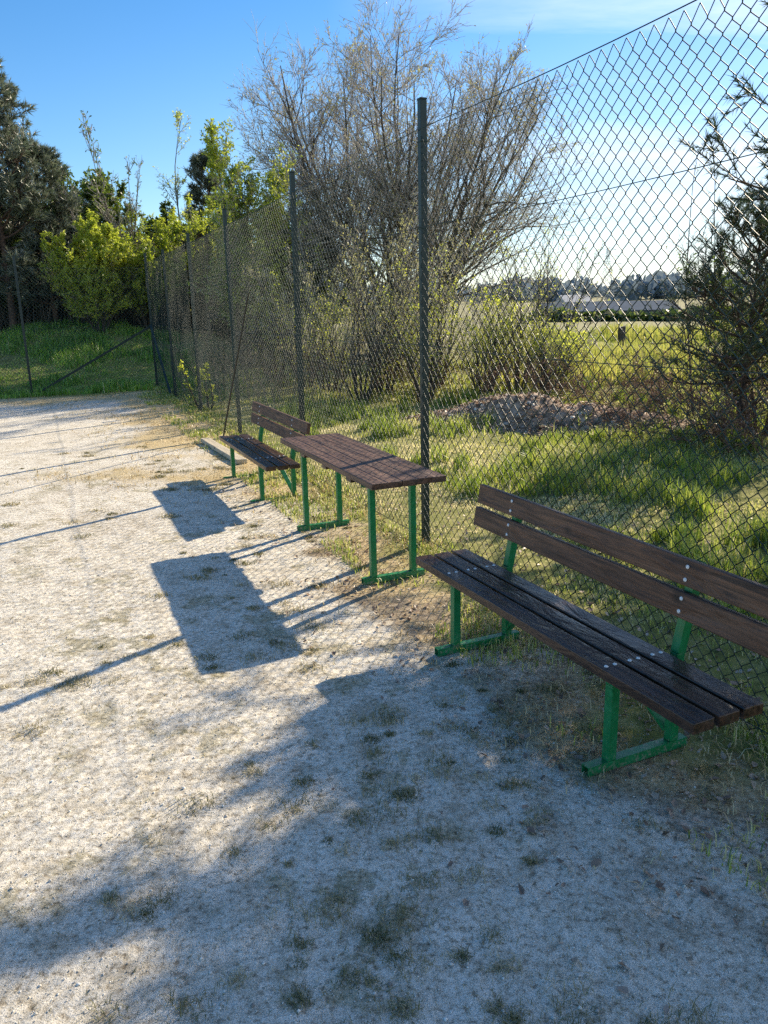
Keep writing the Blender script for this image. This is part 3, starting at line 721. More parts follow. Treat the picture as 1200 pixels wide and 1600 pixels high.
# dark wood behind the left pines
for i, (x, y, h) in enumerate([(-16, 29, 6), (-13.2, 29.5, 6), (-10.6, 30, 5.2), (-12, 26.8, 3.2), (-9.6, 28.8, 4.6), (-14.4, 27.5, 3.4), (-4.2, 30, 4.6), (-2.4, 28, 4.2), (-8.0, 30.5, 3.6), (-6.2, 32, 4.0), (-17.5, 28, 5), (-11.2, 28.2, 3.4)]):
    lab = ['dark tree at the far left of the wood', 'dark tree behind the tallest pine', 'dark tree behind the bright green bush', 'dim undergrowth at the foot of the tallest pine', 'dark bush filling the gap behind the bare sapling', 'dim undergrowth at the left edge of the bank', 'green bush filling the gap behind the fresh green tree', 'green bush under the left limbs of the willow', 'dark thicket behind the lower dark green bush', 'dark thicket behind the sunlit yellow green bush', 'dark bush just inside the left edge of the photo', 'dim undergrowth at the foot of the lower pine'][i]
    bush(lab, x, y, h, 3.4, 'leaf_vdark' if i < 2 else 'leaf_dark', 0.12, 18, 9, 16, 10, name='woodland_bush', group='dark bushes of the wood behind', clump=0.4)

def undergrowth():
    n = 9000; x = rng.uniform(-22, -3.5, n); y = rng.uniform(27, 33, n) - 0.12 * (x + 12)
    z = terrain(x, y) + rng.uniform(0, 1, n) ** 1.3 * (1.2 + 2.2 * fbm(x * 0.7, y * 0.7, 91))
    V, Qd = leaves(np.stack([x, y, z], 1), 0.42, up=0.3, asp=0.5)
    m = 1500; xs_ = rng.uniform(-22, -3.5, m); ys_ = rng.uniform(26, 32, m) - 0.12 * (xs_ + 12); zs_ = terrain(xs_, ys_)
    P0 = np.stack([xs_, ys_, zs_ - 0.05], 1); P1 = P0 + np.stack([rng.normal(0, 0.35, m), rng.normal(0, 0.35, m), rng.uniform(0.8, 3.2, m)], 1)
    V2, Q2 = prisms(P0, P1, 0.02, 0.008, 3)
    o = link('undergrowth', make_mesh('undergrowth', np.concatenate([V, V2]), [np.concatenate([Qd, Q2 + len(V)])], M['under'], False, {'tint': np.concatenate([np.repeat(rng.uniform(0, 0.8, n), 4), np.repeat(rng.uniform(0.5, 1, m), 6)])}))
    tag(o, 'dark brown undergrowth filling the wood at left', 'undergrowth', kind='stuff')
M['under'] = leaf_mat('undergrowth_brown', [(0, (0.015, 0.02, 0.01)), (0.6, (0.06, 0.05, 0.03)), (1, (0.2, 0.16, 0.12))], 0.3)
undergrowth()

# spring shrubs in the middle behind the fence
mid = [(-0.9, 14.5, 2.4, 'leafy shrub right of the second fence post, low in the row', 0), (0.05, 14.0, 3.3, 'tall pale green shrub left of the nearest fence post', 1), (0.75, 13.2, 2.7, 'yellow green shrub right behind the nearest fence post', 0),
       (1.05, 15.0, 3.4, 'tall upright shrub with yellow shoots beside the nearest post', 1), (1.75, 13.4, 2.5, 'broad green shrub in the row right of the nearest post', 2), (2.45, 14.2, 3.2, 'airy shrub with thin branches at the open sky, right end of row', 3), (-2.2, 16.5, 2.6, 'shrub behind the third fence post', 0), (-0.35, 13.4, 2.9, 'pale yellow shrub between the second and the nearest fence posts', 1), (-1.5, 15.6, 2.7, 'pale shrub with fine yellow leaves behind the second fence post', 1), (0.5, 17.0, 3.6, 'tall pale shrub at the foot of the willow', 1),
       (3.0, 14.6, 3.0, 'thin see-through shrub standing alone left of the yellow meadow', 3),
       (2.9, 13.2, 1.7, 'low bright shrub at the right end of the row beside the meadow', 2)]
for x, y, h, lab, k in mid:
    bush(lab, x * 1.14, y * 1.14, h * [1.0, 1.08, 0.85, 1.08][k], 2.0, ['leaf', 'bud', 'leaf', 'leaf'][k], [0.045, 0.042, 0.05, 0.04][k], [4, 4, 4, 2][k], 9, 13, 7, (0.5, 1), name='spring_shrub', group='spring shrubs behind the fence', clump=0.6, lean=0.42, tw=0.005, hv=0.35)
# deciduous dark shrub at the right edge
bush('dark leafy shrub at the right edge below the young pine', 5.0, 10.3, 2.2, 2.2, 'leaf_dark', 0.05, 7, 12, 16, 10, (0.1, 0.9), name='spring_shrub', group='spring shrubs behind the fence', tw=0.004)
bush('small bright weed at the foot of the fourth fence post', -3.25, 14.6, 0.95, 0.5, 'leaf', 0.05, 5, 4, 8, 5, (0.5, 1), name='weed', group=None, tw=0.003)

# brambles and dry stalks
br = [(-0.6, 16.5, 1.2), (0.6, 15.8, 1.0), (1.5, 15.5, 1.1), (2.7, 14.2, 1.0), (3.5, 13.6, 0.95), (4.3, 13.0, 1.0), (4.3, 9.3, 1.0), (5.0, 9.4, 1.2), (-2.2, 18, 1.3), (-3.6, 19.5, 1.4), (5.5, 12.2, 1.2), (4.2, 14.6, 1.0), (3.75, 9.9, 0.8), (4.6, 8.7, 0.8)]
brl = ['behind the second fence panel', 'left of the nearest fence post', 'above the earth heap, at its left end', 'above the middle of the earth heap', 'below the wooden stump, on the heap', 'left of the young pine', 'under the young pine', 'at the right edge of the photo', 'behind the third fence panel', 'near the fence corner', 'behind the young pine', 'in front of the yellow meadow', 'at the right end of the earth heap', 'in the grass below the young pine, nearest to the fence']
for (x, y, h), lb in zip(br, brl):
    plant('bramble_bush', 'brown leafless bramble thicket ' + lb, 'bramble', x, y, 16, h, 1.3, 8, 6, 0, leaf=0.035, nleaf=1, leafmat='litter' if x > 2 else 'leaf', woodmat='bramble', twigmat='bramble', r0=0.008, lean=0.95, trop=(-0.06, -0.02, 0.02), tw=0.0045, baser=0.55, group='brown brambles behind the fence', leafclump=0.7, wander=0.2, woodname='stems')
for i, (u, w) in enumerate([(16.8, 3.6), (15.2, 3.9), (13.4, 4.2), (18.4, 3.5)]):
    p = UW(u, w)
    plant('dry_stalks', ['pale dry stalks behind the far fence panel', 'pale dry stalks behind the fourth fence post', 'pale dry stalks behind the leaning pole', 'pale dry stalks beside the fence corner'][i], 'dry plant', float(p[0]), float(p[1]), 40, 1.3, 0.5, 3, 3, 0, leaf=0.04, nleaf=0, woodmat='drystalk', twigmat='drystalk', r0=0.007, lean=0.3, tw=0.004, baser=0.9, group='pale dry stalks behind the fence', woodname='stems')

# ------------------------------------------------------------------ earth heap with rubble and leaves
def heap():
    cx, cy = 2.75, 11.4
    n = 90; m = 60
    aa = np.linspace(-2.3, 2.5, n) * 1.22; bb = np.linspace(-0.95, 0.95, m)
    A, B = np.meshgrid(aa, bb)
    ca, sa = math.cos(-0.45), math.sin(-0.45)
    X = A * ca - B * sa; Y = A * sa + B * ca
    r = np.sqrt((A / 2.8) ** 2 + (B / 0.9) ** 2)
    ridge = 0.26 + 0.20 * np.exp(-((A + 1.2) / 0.75) ** 2)
    z = ridge * (1 - sstep(0.1, 1.0, r)) * (0.6 + 0.8 * fbm(A * 1.8 + 3, B * 1.8, 41)) + (fbm(A * 9, B * 9, 43, 3) - 0.5) * 0.12 * (1 - sstep(0.6, 1.0, r)) - 0.05 * sstep(0.8, 1.05, r)
    V = np.stack([X, Y, z + terrain(X + cx, Y + cy)], 2).reshape(-1, 3)
    i = np.arange(n * m).reshape(m, n)
    Qd = np.stack([i[:-1, :-1], i[:-1, 1:], i[1:, 1:], i[1:, :-1]], 2).reshape(-1, 4)
    root = thing('earth_heap', 'low heap of grey rubble and dead leaves in the grass behind the fence', 'earth heap', (cx, cy, 0))
    link('soil', make_mesh('soil', V, [Qd], bark_mat('heap_soil', (0.15, 0.09, 0.055), (0.52, 0.38, 0.27), 7), True), root)
    inside = np.where((r.ravel() < 0.95))[0]
    pick = rng.choice(inside, 5000); C = V[pick] + rng.normal(0, 0.05, (5000, 3)) * np.array([1, 1, 0]) + np.array([0, 0, 0.012])
    ns = 130; pk = rng.choice(inside, ns); sc = V[pk] + rng.normal(0, 0.03, (ns, 3)); ss = 0.015 + 0.04 * rng.uniform(0, 1, ns) ** 3
    keep = sc[:, 0] < 0.4 + rng.normal(0, 0.8, ns); sc, ss = sc[keep], ss[keep]; ns = len(sc)
    th_ = rng.uniform(0, 6.28, ns)[:, None] + np.arange(6)[None] * 1.047
    lo = np.stack([np.cos(th_), np.sin(th_), np.full_like(th_, -0.25)], 2); hi = lo * np.array([0.72, 0.72, 0]) + np.array([0, 0, 0.5])
    Vs = sc[:, None, :] + np.concatenate([lo, hi], 1) * ss[:, None, None] * rng.uniform(0.75, 1.25, (ns, 12, 1))
    bq = (np.arange(ns) * 12)[:, None, None]; ii = np.arange(6); jj = (ii + 1) % 6
    Qs_ = (bq + np.stack([ii, jj, jj + 6, ii + 6], 1)[None]).reshape(-1, 4); Cap = (bq[:, 0] + (ii + 6)[None])
    o = link('stones', make_mesh('stones', Vs.reshape(-1, 3), [Qs_, Cap], M['pebble'], False, {'tint': np.repeat(rng.uniform(0.05, 0.45, ns), 12)}), root); o['kind'] = 'stuff'
    Vl, Ql = dead_leaves(C, 0.055)
    tn = rng.uniform(0, 1, len(C))
    o = link('dead_leaves', make_mesh('dead_leaves', Vl, [Ql], M['litter'], False, {'tint': np.repeat(tn, 6)}), root); o['kind'] = 'stuff'
heap()

# weathered stumps of an old fence in the meadow
for i, (x, y, h, s, lab) in enumerate([(7.9, 26.2, 0.95, 0.26, 'grey weathered wooden stump post standing in the yellow meadow'), (3.0 * 1.05, 12.9, 0.0, 0, '')][:1]):
    mb = MB()
    k = 12; rings = []
    for zz, rr in ((-0.1, 1.1), (0.3, 1.0), (0.65, 0.96), (0.97, 0.93), (1.0, 0.8)):
        for q in range(k):
            a = 2 * PI * q / k; f = rr * s * 0.5 * (1 + 0.05 * math.sin(3 * a + zz)); mb.v.append((f * math.cos(a), f * math.sin(a), zz * h + (0.03 * math.cos(a) if zz > 0.9 else 0)))
    for r_ in range(4):
        for q in range(k): mb.f.append((r_ * k + q, r_ * k + (q + 1) % k, (r_ + 1) * k + (q + 1) % k, (r_ + 1) * k + q))
    mb.f.append(tuple(range(4 * k, 5 * k)))
    o = mb.build('stump_post', M['stump'], None, loc=(x, y, float(terrain(np.array(x), np.array(y))))); tag(o, lab, 'stump')

# ------------------------------------------------------------------ grass and litter
def scatter(n, umin, umax, wmin, wmax, power=1.4, dmin=2.0):
    """points in the fence frame, denser near the viewer"""
    out = []; tot = 0
    while tot < n:
        u = rng.uniform(umin, umax, n * 3); w = rng.uniform(wmin, wmax, n * 3)
        p = L[None, :] * u[:, None] + N[None, :] * w[:, None]
        d = np.hypot(p[:, 0], p[:, 1]); k = rng.uniform(0, 1, len(u)) < np.clip((dmin / np.maximum(d, dmin)) ** power, 0, 1)
        vis = np.abs(p[:, 0]) < 0.62 * np.maximum(p[:, 1], 0) + 1.6
        p = p[k & vis]; out.append(p); tot += len(p)
    p = np.concatenate(out)[:n]
    return p[:, 0], p[:, 1]

def grass_object(name, x, y, h, wd, mat, tint, lean=0.6):
    B = np.stack([x, y, hz(x, y) - 0.004], 1)
    V, Qd, T = blades(B, h, wd, lean)
    o = link(name, make_mesh(name, V, [Qd, T], mat, False, {'tint': np.repeat(np.clip(tint, 0, 1), 5)}))
    tag(o, kind='stuff'); return o

# turf beyond the fence
x, y = scatter(190000, -1, 22, WF - 0.12, 14, 1.25, 3.0)
u, w = to_uw(x, y); d = np.hypot(x, y)
nz = fbm(x * 0.9, y * 0.9, 61); nz2 = fbm(x * 2.6 + 7, y * 2.6, 62)
keep = rng.uniform(0, 1, len(x)) < 0.12 + 0.95 * sstep(0.38, 0.6, nz2)
x, y, u, w, d, nz, nz2 = [a[keep] for a in (x, y, u, w, d, nz, nz2)]
straw = sstep(0.50, 0.36, nz) * (0.4 + 0.6 * sstep(WF + 2.6, WF + 0.8, w))
h = (0.03 + 0.13 * sstep(0.42, 0.68, nz) * sstep(WF + 0.4, WF + 2.8, w) + 0.03 * nz2) * rng.uniform(0.5, 1.4, len(x)) * (1 - 0.5 * straw)
tn = 0.33 + 0.37 * rng.uniform(0, 1, len(x)) + 0.5 * (nz2 - 0.5) + 0.55 * straw + np.where(rng.uniform(0, 1, len(x)) < 0.16, 0.5, 0)
# taller tufts
kk = rng.uniform(0, 1, len(x)) < np.clip(0.25 + sstep(3.0, 6.5, u) + sstep(WF + 0.2, WF + 2.2, w), 0, 1); x, y, h, tn = x[kk], y[kk], h[kk], tn[kk]
tx, ty = scatter(620, -1, 14, WF + 0.7, 11, 0.9, 4.0)
kk = fbm(tx * 0.9, ty * 0.9, 61) > 0.42; tx, ty = tx[kk], ty[kk]
per = rng.integers(25, 70, len(tx)); ti = np.repeat(np.arange(len(tx)), per); sz = rng.uniform(0.5, 1.25, len(tx))
x2 = tx[ti] + rng.normal(0, 0.055, len(ti)) * sz[ti]; y2 = ty[ti] + rng.normal(0, 0.055, len(ti)) * sz[ti]
x = np.concatenate([x, x2]); y = np.concatenate([y, y2]); d = np.hypot(x, y)
h = np.concatenate([h, 0.26 * sz[ti] * rng.uniform(0.45, 1.2, len(ti))]); tn = np.concatenate([tn, rng.uniform(0, 0.35, len(tx))[ti] + rng.uniform(0, 0.4, len(ti))])
o = grass_object('grass', x, y, h, 0.0035 + 0.0009 * d, M['grass'], tn, 0.8)
tag(o, 'green spring grass behind the fence', 'grass')
# meadow with yellow bloom, farther off
x = rng.uniform(1.5, 22, 60000); y = rng.uniform(17, 38, 60000)
k = (np.abs(x) < 0.62 * y) & (x > 0.12 * y); x, y = x[k], y[k]
nz = fbm(x * 0.35, y * 0.35, 71)
k = rng.uniform(0, 1, len(x)) < 0.15 + 0.85 * sstep(0.36, 0.55, nz); x, y, nz = x[k], y[k], nz[k]
h = (0.06 + 0.5 * sstep(0.4, 0.65, nz)) * rng.uniform(0.3, 1.4, len(x))
o = grass_object('meadow_grass', x, y, h, np.full(len(x), 0.035), M['meadow'], rng.uniform(0, 0.6, len(x)) + 0.5 * sstep(0.4, 0.6, nz), 0.7)
tag(o, 'tall yellow green meadow plants around the stump', 'meadow grass')
# grassy bank at left
x, y = scatter(70000, 19.0, 30, -7, 4, 0.3, 18)
tn = 0.15 + 0.5 * rng.uniform(0, 1, len(x)) + 0.5 * (fbm(x * 0.8, y * 0.8, 65) - 0.5)
nb = fbm(x * 1.1, y * 1.1, 68); tn = tn + 0.8 * (0.5 - nb) + np.where(rng.uniform(0, 1, len(x)) < 0.12, 0.6, 0)
o = grass_object('bank_grass', x, y, rng.uniform(0.4, 1.4, len(x)) * (0.04 + 0.22 * sstep(0.45, 0.65, nb)), np.full(len(x), 0.016), M['bankgrass'], tn, 0.8)
tag(o, 'shaded dark green grass on the bank behind the end fence', 'grass')
# straw and weeds along the court edge
x, y = scatter(60000, 1.0, 19.5, -2.5, WF + 0.1, 1.2, 3.2)
u, w = to_uw(x, y); e = fbm(x * 1.3, y * 1.3, 21) - 0.5
dm = np.clip(sstep(5.5, 10.5, u + e * 3) * sstep(-0.2, 2.2, w + e * 3) + 0.7 * sstep(1.2, 2.3, w + e * 1.6) + 0.6 * sstep(16.6, 18.5, u + e * 3), 0, 1)
k = rng.uniform(0, 1, len(x)) < dm * sstep(0.3, 0.6, fbm(x * 3, y * 3, 66)); x, y, w, u = x[k], y[k], w[k], u[k]
edgeh = sstep(WF - 0.5, WF, w)
h = (0.018 + 0.05 * rng.uniform(0, 1, len(x)) ** 2 + 0.10 * edgeh * rng.uniform(0, 1, len(x)) ** 2)
o = grass_object('dry_grass', x, y, h, 0.003 + 0.0007 * np.hypot(x, y), M['straw'], rng.uniform(0, 1, len(x)), 1.6)
tag(o, 'dry straw coloured grass along the court edge and around the far bench', 'dry grass')
x, y = scatter(26000, 0.5, 19.5, WF - 0.75, WF + 0.15, 0.8, 3.0)
u, w = to_uw(x, y); k = rng.uniform(0, 1, len(x)) < sstep(0.42, 0.62, fbm(x * 1.8, y * 1.8, 67) + 0.12 * sstep(WF - 0.5, WF, w)); x, y = x[k], y[k]
o = grass_object('edge_grass', x, y, rng.uniform(0.015, 0.085, len(x)), 0.0035 + 0.0008 * np.hypot(x, y), M['grass'], rng.uniform(0.05, 0.95, len(x)), 0.9)
tag(o, 'tufts of green grass growing along the foot of the fence', 'grass')
# tiny moss and grass patches on the sand
x, y = scatter(120000, -1.5, 9.5, -4.5, 2.4, 1.6, 1.8)
u, w = to_uw(x, y); e = fbm(x * 1.3, y * 1.3, 21) - 0.5
mm = sstep(0.50, 0.70, fbm(x * 4.3 + 9, y * 4.3, 31)) * sstep(0.3, 0.65, fbm(x * 13, y * 13, 35)) * (0.25 + 0.75 * sstep(-1.0, 0.9, w + e * 1.5))
mm = np.maximum(mm, 0.9 * sstep(0.70, 0.76, fbm(x * 5.0 + 2, y * 5.0, 34)))
mm = np.maximum(mm, 0.13)
k = rng.uniform(0, 1, len(x)) < mm; x, y = x[k], y[k]
h = 0.006 + 0.018 * rng.uniform(0, 1, len(x)) ** 2; tn = rng.uniform(0.2, 1, len(x))
tx, ty = scatter(2100, -1.5, 11, -4.5, 2.5, 1.1, 1.8)
tu, tw_ = to_uw(tx, ty); te = fbm(tx * 1.3, ty * 1.3, 21) - 0.5
kk = rng.uniform(0, 1, len(tx)) < (0.14 + 0.86 * sstep(-0.6, 1.5, tw_ + te * 2)) * sstep(0.38, 0.6, fbm(tx * 1.5 + 4, ty * 1.5, 38)); tx, ty = tx[kk], ty[kk]
per = rng.integers(30, 120, len(tx)); ti = np.repeat(np.arange(len(tx)), per); sz = rng.uniform(0.4, 1.6, len(tx)) ** 1.3
x = np.concatenate([x, tx[ti] + rng.normal(0, 0.030, len(ti)) * sz[ti]]); y = np.concatenate([y, ty[ti] + rng.normal(0, 0.024, len(ti)) * sz[ti]])
h = np.concatenate([h, (0.010 + 0.026 * rng.uniform(0, 1, len(ti))) * np.sqrt(sz[ti])]); tn = np.concatenate([tn, np.clip(rng.uniform(0.12, 0.8, len(tx))[ti] + rng.uniform(-0.1, 0.3, len(ti)), 0, 1)])
o = grass_object('sparse_grass', x, y, h, 0.0014 + 0.0006 * np.hypot(x, y), M['moss'], tn, 1.8)
tag(o, 'thin moss and short dry grass patches on the pale sand court', 'sparse grass')
# grit
x, y = scatter(60000, -1.5, 6.5, -4.0, 2.4, 2.2, 1.7)
n = len(x); s = (0.0012 + 0.0026 * rng.uniform(0, 1, n) ** 4 + 0.006 * rng.uniform(0, 1, n) ** 60 + 0.0002 * np.hypot(x, y))
Cc = np.stack([x, y, hz(x, y) + s * 0.3], 1)
oc = np.array([[1, 0, 0], [-1, 0, 0], [0, 1, 0], [0, -1, 0], [0, 0, 0.8], [0, 0, -0.8]])
V = Cc[:, None, :] + oc[None] * (s[:, None, None] * rng.uniform(0.6, 1.3, (n, 6, 1)))
tri = np.array([[0, 2, 4], [2, 1, 4], [1, 3, 4], [3, 0, 4], [2, 0, 5], [1, 2, 5], [3, 1, 5], [0, 3, 5]])
o = link('grit', make_mesh('grit', V.reshape(-1, 3), [(np.arange(n)[:, None, None] * 6 + tri[None]).reshape(-1, 3)], M['pebble'], False, {'tint': np.repeat(rng.uniform(0, 1, n), 6)}))
tag(o, 'loose grit scattered over the sand court', 'grit', kind='stuff')
# fallen leaves under the bench side and along the fence
x, y = scatter(4200, 0.5, 8, 0.8, 5.5, 1.0, 2.5)
u, w = to_uw(x, y); k = rng.uniform(0, 1, len(x)) < np.clip(sstep(0.9, 2.2, w), 0.06, 1); x, y = x[k], y[k]
V, Qd = dead_leaves(np.stack([x, y, hz(x, y) + 0.006], 1), 0.034)
o = link('leaf_litter', make_mesh('leaf_litter', V, [Qd], M['litter'], False, {'tint': np.repeat(rng.uniform(0.15, 1, len(x)), 6)}))
tag(o, 'brown fallen leaves scattered under the near bench', 'leaf litter', kind='stuff')

# ------------------------------------------------------------------ far things
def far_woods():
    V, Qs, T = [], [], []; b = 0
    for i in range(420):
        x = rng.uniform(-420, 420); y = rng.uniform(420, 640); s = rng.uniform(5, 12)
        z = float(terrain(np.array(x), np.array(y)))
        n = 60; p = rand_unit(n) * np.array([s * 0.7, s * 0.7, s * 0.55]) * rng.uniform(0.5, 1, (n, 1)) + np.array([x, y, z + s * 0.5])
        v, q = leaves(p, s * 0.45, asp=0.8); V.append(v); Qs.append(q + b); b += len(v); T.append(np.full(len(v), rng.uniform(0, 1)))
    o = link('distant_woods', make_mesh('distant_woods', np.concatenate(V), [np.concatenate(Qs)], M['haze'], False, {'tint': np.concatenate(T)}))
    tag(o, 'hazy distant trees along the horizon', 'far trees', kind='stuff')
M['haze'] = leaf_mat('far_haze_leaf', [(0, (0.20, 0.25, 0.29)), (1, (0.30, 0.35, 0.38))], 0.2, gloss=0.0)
far_woods()

def far_hedge():
    n = 5200; t = rng.uniform(0, 1, n); x = 22 + 46 * t; y = 122 + 5 * np.sin(t * 9) + rng.normal(0, 1.2, n)
    z = terrain(x, y) + rng.uniform(0, 1, n) ** 1.4 * (0.2 + 2.2 * fbm(x * 0.22, y * 0.05, 93))
    V, Qd = leaves(np.stack([x, y, z], 1), 0.8, asp=0.8)
    o = link('hedge', make_mesh('hedge', V, [Qd], M['leaf_vdark'], False, {'tint': np.repeat(rng.uniform(0, 1, n), 4)})); tag(o, 'dark uneven hedge line in front of the long low hall', 'hedge')
far_hedge()
bx, by = 42.0, 150.0
bz = float(terrain(np.array(bx), np.array(by)))
bd = thing('long_building', 'long low grey blue roofed hall far beyond the meadow', 'building', (bx, by, bz), -0.08)
mw, nt, out = new_mat('hall_wall'); 
def simple(name, c, rough=0.7):
    return paint_mat(name, c, tuple(k * 1.25 for k in c), rough, scale=0.6)
mb = MB(); mb.box((0, 0, 0.55), (23, 12, 1.5), 0.02); wall = mb.build('wall', simple('hall_wall_grey', (0.16, 0.18, 0.2)), bd)
mb = MB(); mb.add([(-12, -6.6, 1.3), (12, -6.6, 1.3), (12, 0, 2.9), (-12, 0, 2.9), (-12, 6.6, 1.3), (12, 6.6, 1.3), (-12, -6.6, 1.18), (12, -6.6, 1.18), (-12, 6.6, 1.18), (12, 6.6, 1.18)],
                  [(0, 1, 2, 3), (3, 2, 5, 4), (6, 7, 1, 0), (4, 5, 9, 8), (6, 8, 9, 7), (0, 3, 4, 8, 6), (1, 7, 9, 5, 2)])
mb.build('roof', paint_mat('hall_roof_blue', (0.09, 0.115, 0.15), (0.13, 0.16, 0.2), 0.8, spec=0.02, scale=0.6), bd)
mb = MB()
for i in range(9): mb.box((-10 + i * 2.5, -6.02, 0.7), (1.5, 0.06, 0.6), 0)
mb.build('window', simple('hall_glass', (0.05, 0.06, 0.07), 0.3), wall)
hx, hy = 54.0, 215.0; hzv = float(terrain(np.array(hx), np.array(hy)))
hs = thing('white_house', 'small pale roofed house at the horizon left of the pylon', 'house', (hx - 2.5, hy, hzv), 0.2)
mb = MB(); mb.box((0, 0, 1.4), (7, 6, 3.2), 0.02); mb.build('wall', simple('house_white', (0.6, 0.6, 0.57)), hs)
mb = MB(); mb.add([(-3.9, -3.4, 3.0), (3.9, -3.4, 3.0), (3.9, 0, 4.8), (-3.9, 0, 4.8), (-3.9, 3.4, 3.0), (3.9, 3.4, 3.0)], [(0, 1, 2, 3), (3, 2, 5, 4), (0, 3, 4), (1, 5, 2), (0, 4, 5, 1)])
mb.build('roof', simple('house_roof', (0.4, 0.4, 0.4)), hs)

def pylon(x, y, h, label):
    z = float(terrain(np.array(x), np.array(y)))
    root = thing('power_pylon', label, 'pylon', (x, y, z), 0.3)
    P0, P1 = [], []
    def w_(t): return 2.6 * (1 - t) ** 1.3 + 0.35
    lv = np.linspace(0, 1, 10)
    cs = [(-1, -1), (1, -1), (1, 1), (-1, 1)]
    for i in range(9):
        a, b = lv[i], lv[i + 1]
        for q in range(4):
            c, e = cs[q], cs[(q + 1) % 4]
            A = (c[0] * w_(a), c[1] * w_(a), a * h); B = (c[0] * w_(b), c[1] * w_(b), b * h); E_ = (e[0] * w_(b), e[1] * w_(b), b * h); F = (e[0] * w_(a), e[1] * w_(a), a * h)
            P0 += [A, A, F]; P1 += [B, E_, B]
    V, Qd = prisms(P0, P1, 0.06, 0.06, 4); ms = simple('pylon_steel', (0.34, 0.38, 0.42)); link('tower', make_mesh('tower', V, [Qd], ms), root)
    for zz, wd in ((0.72, 7), (0.85, 5.5), (0.96, 4)):
        V, Qd = prisms([(-wd, 0, zz * h), (-wd, 0, zz * h), (0, 0, zz * h + 1.2)], [(wd, 0, zz * h), (0, 0, zz * h + 1.2), (wd, 0, zz * h)], 0.07, 0.07, 4); link('crossarm', make_mesh('crossarm', V, [Qd], ms), root)
pylon(95.0, 340.0, 23, 'faint lattice power pylon on the horizon above the low hall')

# ------------------------------------------------------------------ world, sun, camera
world = bpy.data.worlds.new('World'); scene.world = world; world.use_nodes = True
nt = world.node_tree; nt.nodes.clear()
out = nt.nodes.new('ShaderNodeOutputWorld'); bg = nt.nodes.new('ShaderNodeBackground')
sky = nd(nt, 'ShaderNodeTexSky', sky_type='NISHITA'); sky.sun_disc = False; sky.sun_elevation = SUN_EL; sky.sun_rotation = SUN_AZ
sky.air_density = 1.0; sky.dust_density = 0.15; sky.ozone_density = 4.0
hs_ = nd(nt, 'ShaderNodeHueSaturation', i_Saturation=1.24, i_Value=1.0); nt.links.new(sky.outputs[0], hs_.inputs['Color'])
tc = nd(nt, 'ShaderNodeTexCoord'); sep = nd(nt, 'ShaderNodeSeparateXYZ'); nt.links.new(tc.outputs['Generated'], sep.inputs[0])
zc = nd(nt, 'ShaderNodeMath', operation='ADD'); zc.inputs[1].default_value = 0.12; nt.links.new(sep.outputs[2], zc.inputs[0])
dx = nd(nt, 'ShaderNodeMath', operation='DIVIDE'); nt.links.new(sep.outputs[0], dx.inputs[0]); nt.links.new(zc.outputs[0], dx.inputs[1])
dy = nd(nt, 'ShaderNodeMath', operation='DIVIDE'); nt.links.new(sep.outputs[1], dy.inputs[0]); nt.links.new(zc.outputs[0], dy.inputs[1])
cb = nd(nt, 'ShaderNodeCombineXYZ'); nt.links.new(dx.outputs[0], cb.inputs[0]); nt.links.new(dy.outputs[0], cb.inputs[1])
mp = nd(nt, 'ShaderNodeMapping'); mp.inputs['Rotation'].default_value = (0, 0, -0.5); mp.inputs['Scale'].default_value = (0.55, 1.5, 1); nt.links.new(cb.outputs[0], mp.inputs[0])
cn = nd(nt, 'ShaderNodeTexNoise', i_Scale=1.1, i_Detail=8.0, i_Roughness=0.62, i_Distortion=0.5); nt.links.new(mp.outputs[0], cn.inputs['Vector'])
cr = ramp(nt, [(0.42, (0, 0, 0)), (0.66, (1, 1, 1))]); nt.links.new(cn.outputs['Fac'], cr.inputs[0])
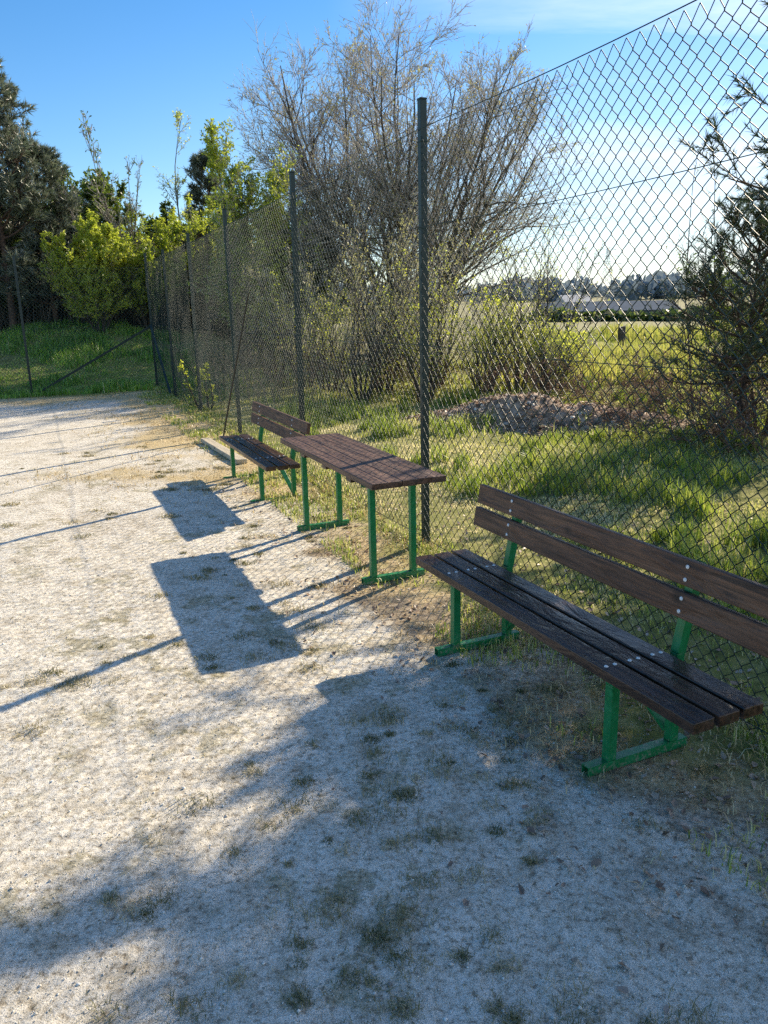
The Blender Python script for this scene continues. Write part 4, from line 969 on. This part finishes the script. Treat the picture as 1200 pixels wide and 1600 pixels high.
# clouds thicken towards the sunlit right hand side
px = nd(nt, 'ShaderNodeMapRange', clamp=True); px.inputs['From Min'].default_value = -0.05; px.inputs['From Max'].default_value = 0.5; nt.links.new(sep.outputs[0], px.inputs[0])
cm = nd(nt, 'ShaderNodeMath', operation='MULTIPLY'); nt.links.new(cr.outputs[0], cm.inputs[0]); nt.links.new(px.outputs[0], cm.inputs[1])
cm2 = nd(nt, 'ShaderNodeMath', operation='MULTIPLY'); cm2.inputs[1].default_value = 0.8; nt.links.new(cm.outputs[0], cm2.inputs[0])
cl = mixc(nt, cm2.outputs[0], hs_.outputs[0], (8.0, 8.3, 8.7))
hz_ = nd(nt, 'ShaderNodeMapRange', clamp=True, interpolation_type='SMOOTHSTEP'); hz_.inputs['From Min'].default_value = 0.34; hz_.inputs['From Max'].default_value = 0.0; hz_.inputs['To Max'].default_value = 0.55; nt.links.new(sep.outputs[2], hz_.inputs[0])
px2 = nd(nt, 'ShaderNodeMapRange', clamp=True); px2.inputs['From Min'].default_value = -0.35; px2.inputs['From Max'].default_value = 0.45; px2.inputs['To Min'].default_value = 0.12; nt.links.new(sep.outputs[0], px2.inputs[0])
hm_ = nd(nt, 'ShaderNodeMath', operation='MULTIPLY'); nt.links.new(hz_.outputs[0], hm_.inputs[0]); nt.links.new(px2.outputs[0], hm_.inputs[1])
cl = mixc(nt, hm_.outputs[0], cl, (5.9, 6.2, 6.5))
nt.links.new(cl, bg.inputs[0]); bg.inputs[1].default_value = 0.175
nt.links.new(bg.outputs[0], out.inputs[0])

sd = bpy.data.lights.new('sun', 'SUN'); sd.energy = 9.0; sd.angle = math.radians(0.53); sd.color = (1.0, 0.87, 0.66)
so = bpy.data.objects.new('sun', sd); COL.objects.link(so)
tr = Vector((-math.sin(SUN_AZ) * math.cos(SUN_EL), -math.cos(SUN_AZ) * math.cos(SUN_EL), -math.sin(SUN_EL)))
so.rotation_euler = tr.to_track_quat('-Z', 'Y').to_euler(); so.location = (20, 20, 20)

cam = bpy.data.cameras.new('camera'); co = bpy.data.objects.new('camera', cam); COL.objects.link(co)
cam.sensor_fit = 'VERTICAL'; cam.sensor_height = 24.0; cam.lens = 24.0 * 1223.37 / 1600.0
cam.clip_start = 0.05; cam.clip_end = 5000
pitch, roll = 0.2575, 0.0224
co.location = (0, 0, CAM_H)
fw = Vector((0, math.cos(pitch), -math.sin(pitch))); up = Vector((0, math.sin(pitch), math.cos(pitch))); rt = Vector((1, 0, 0))
R_ = rt * math.cos(roll) - up * math.sin(roll); U_ = up * math.cos(roll) + rt * math.sin(roll)
from mathutils import Matrix
co.rotation_euler = Matrix((R_, U_, -fw)).transposed().to_euler()
scene.camera = co
scene.view_settings.view_transform = 'Standard'; scene.view_settings.look = 'None'; scene.view_settings.exposure = 0
scene.cycles.max_bounces = 5; scene.cycles.use_denoising = False; scene.cycles.sample_clamp_direct = 6.0
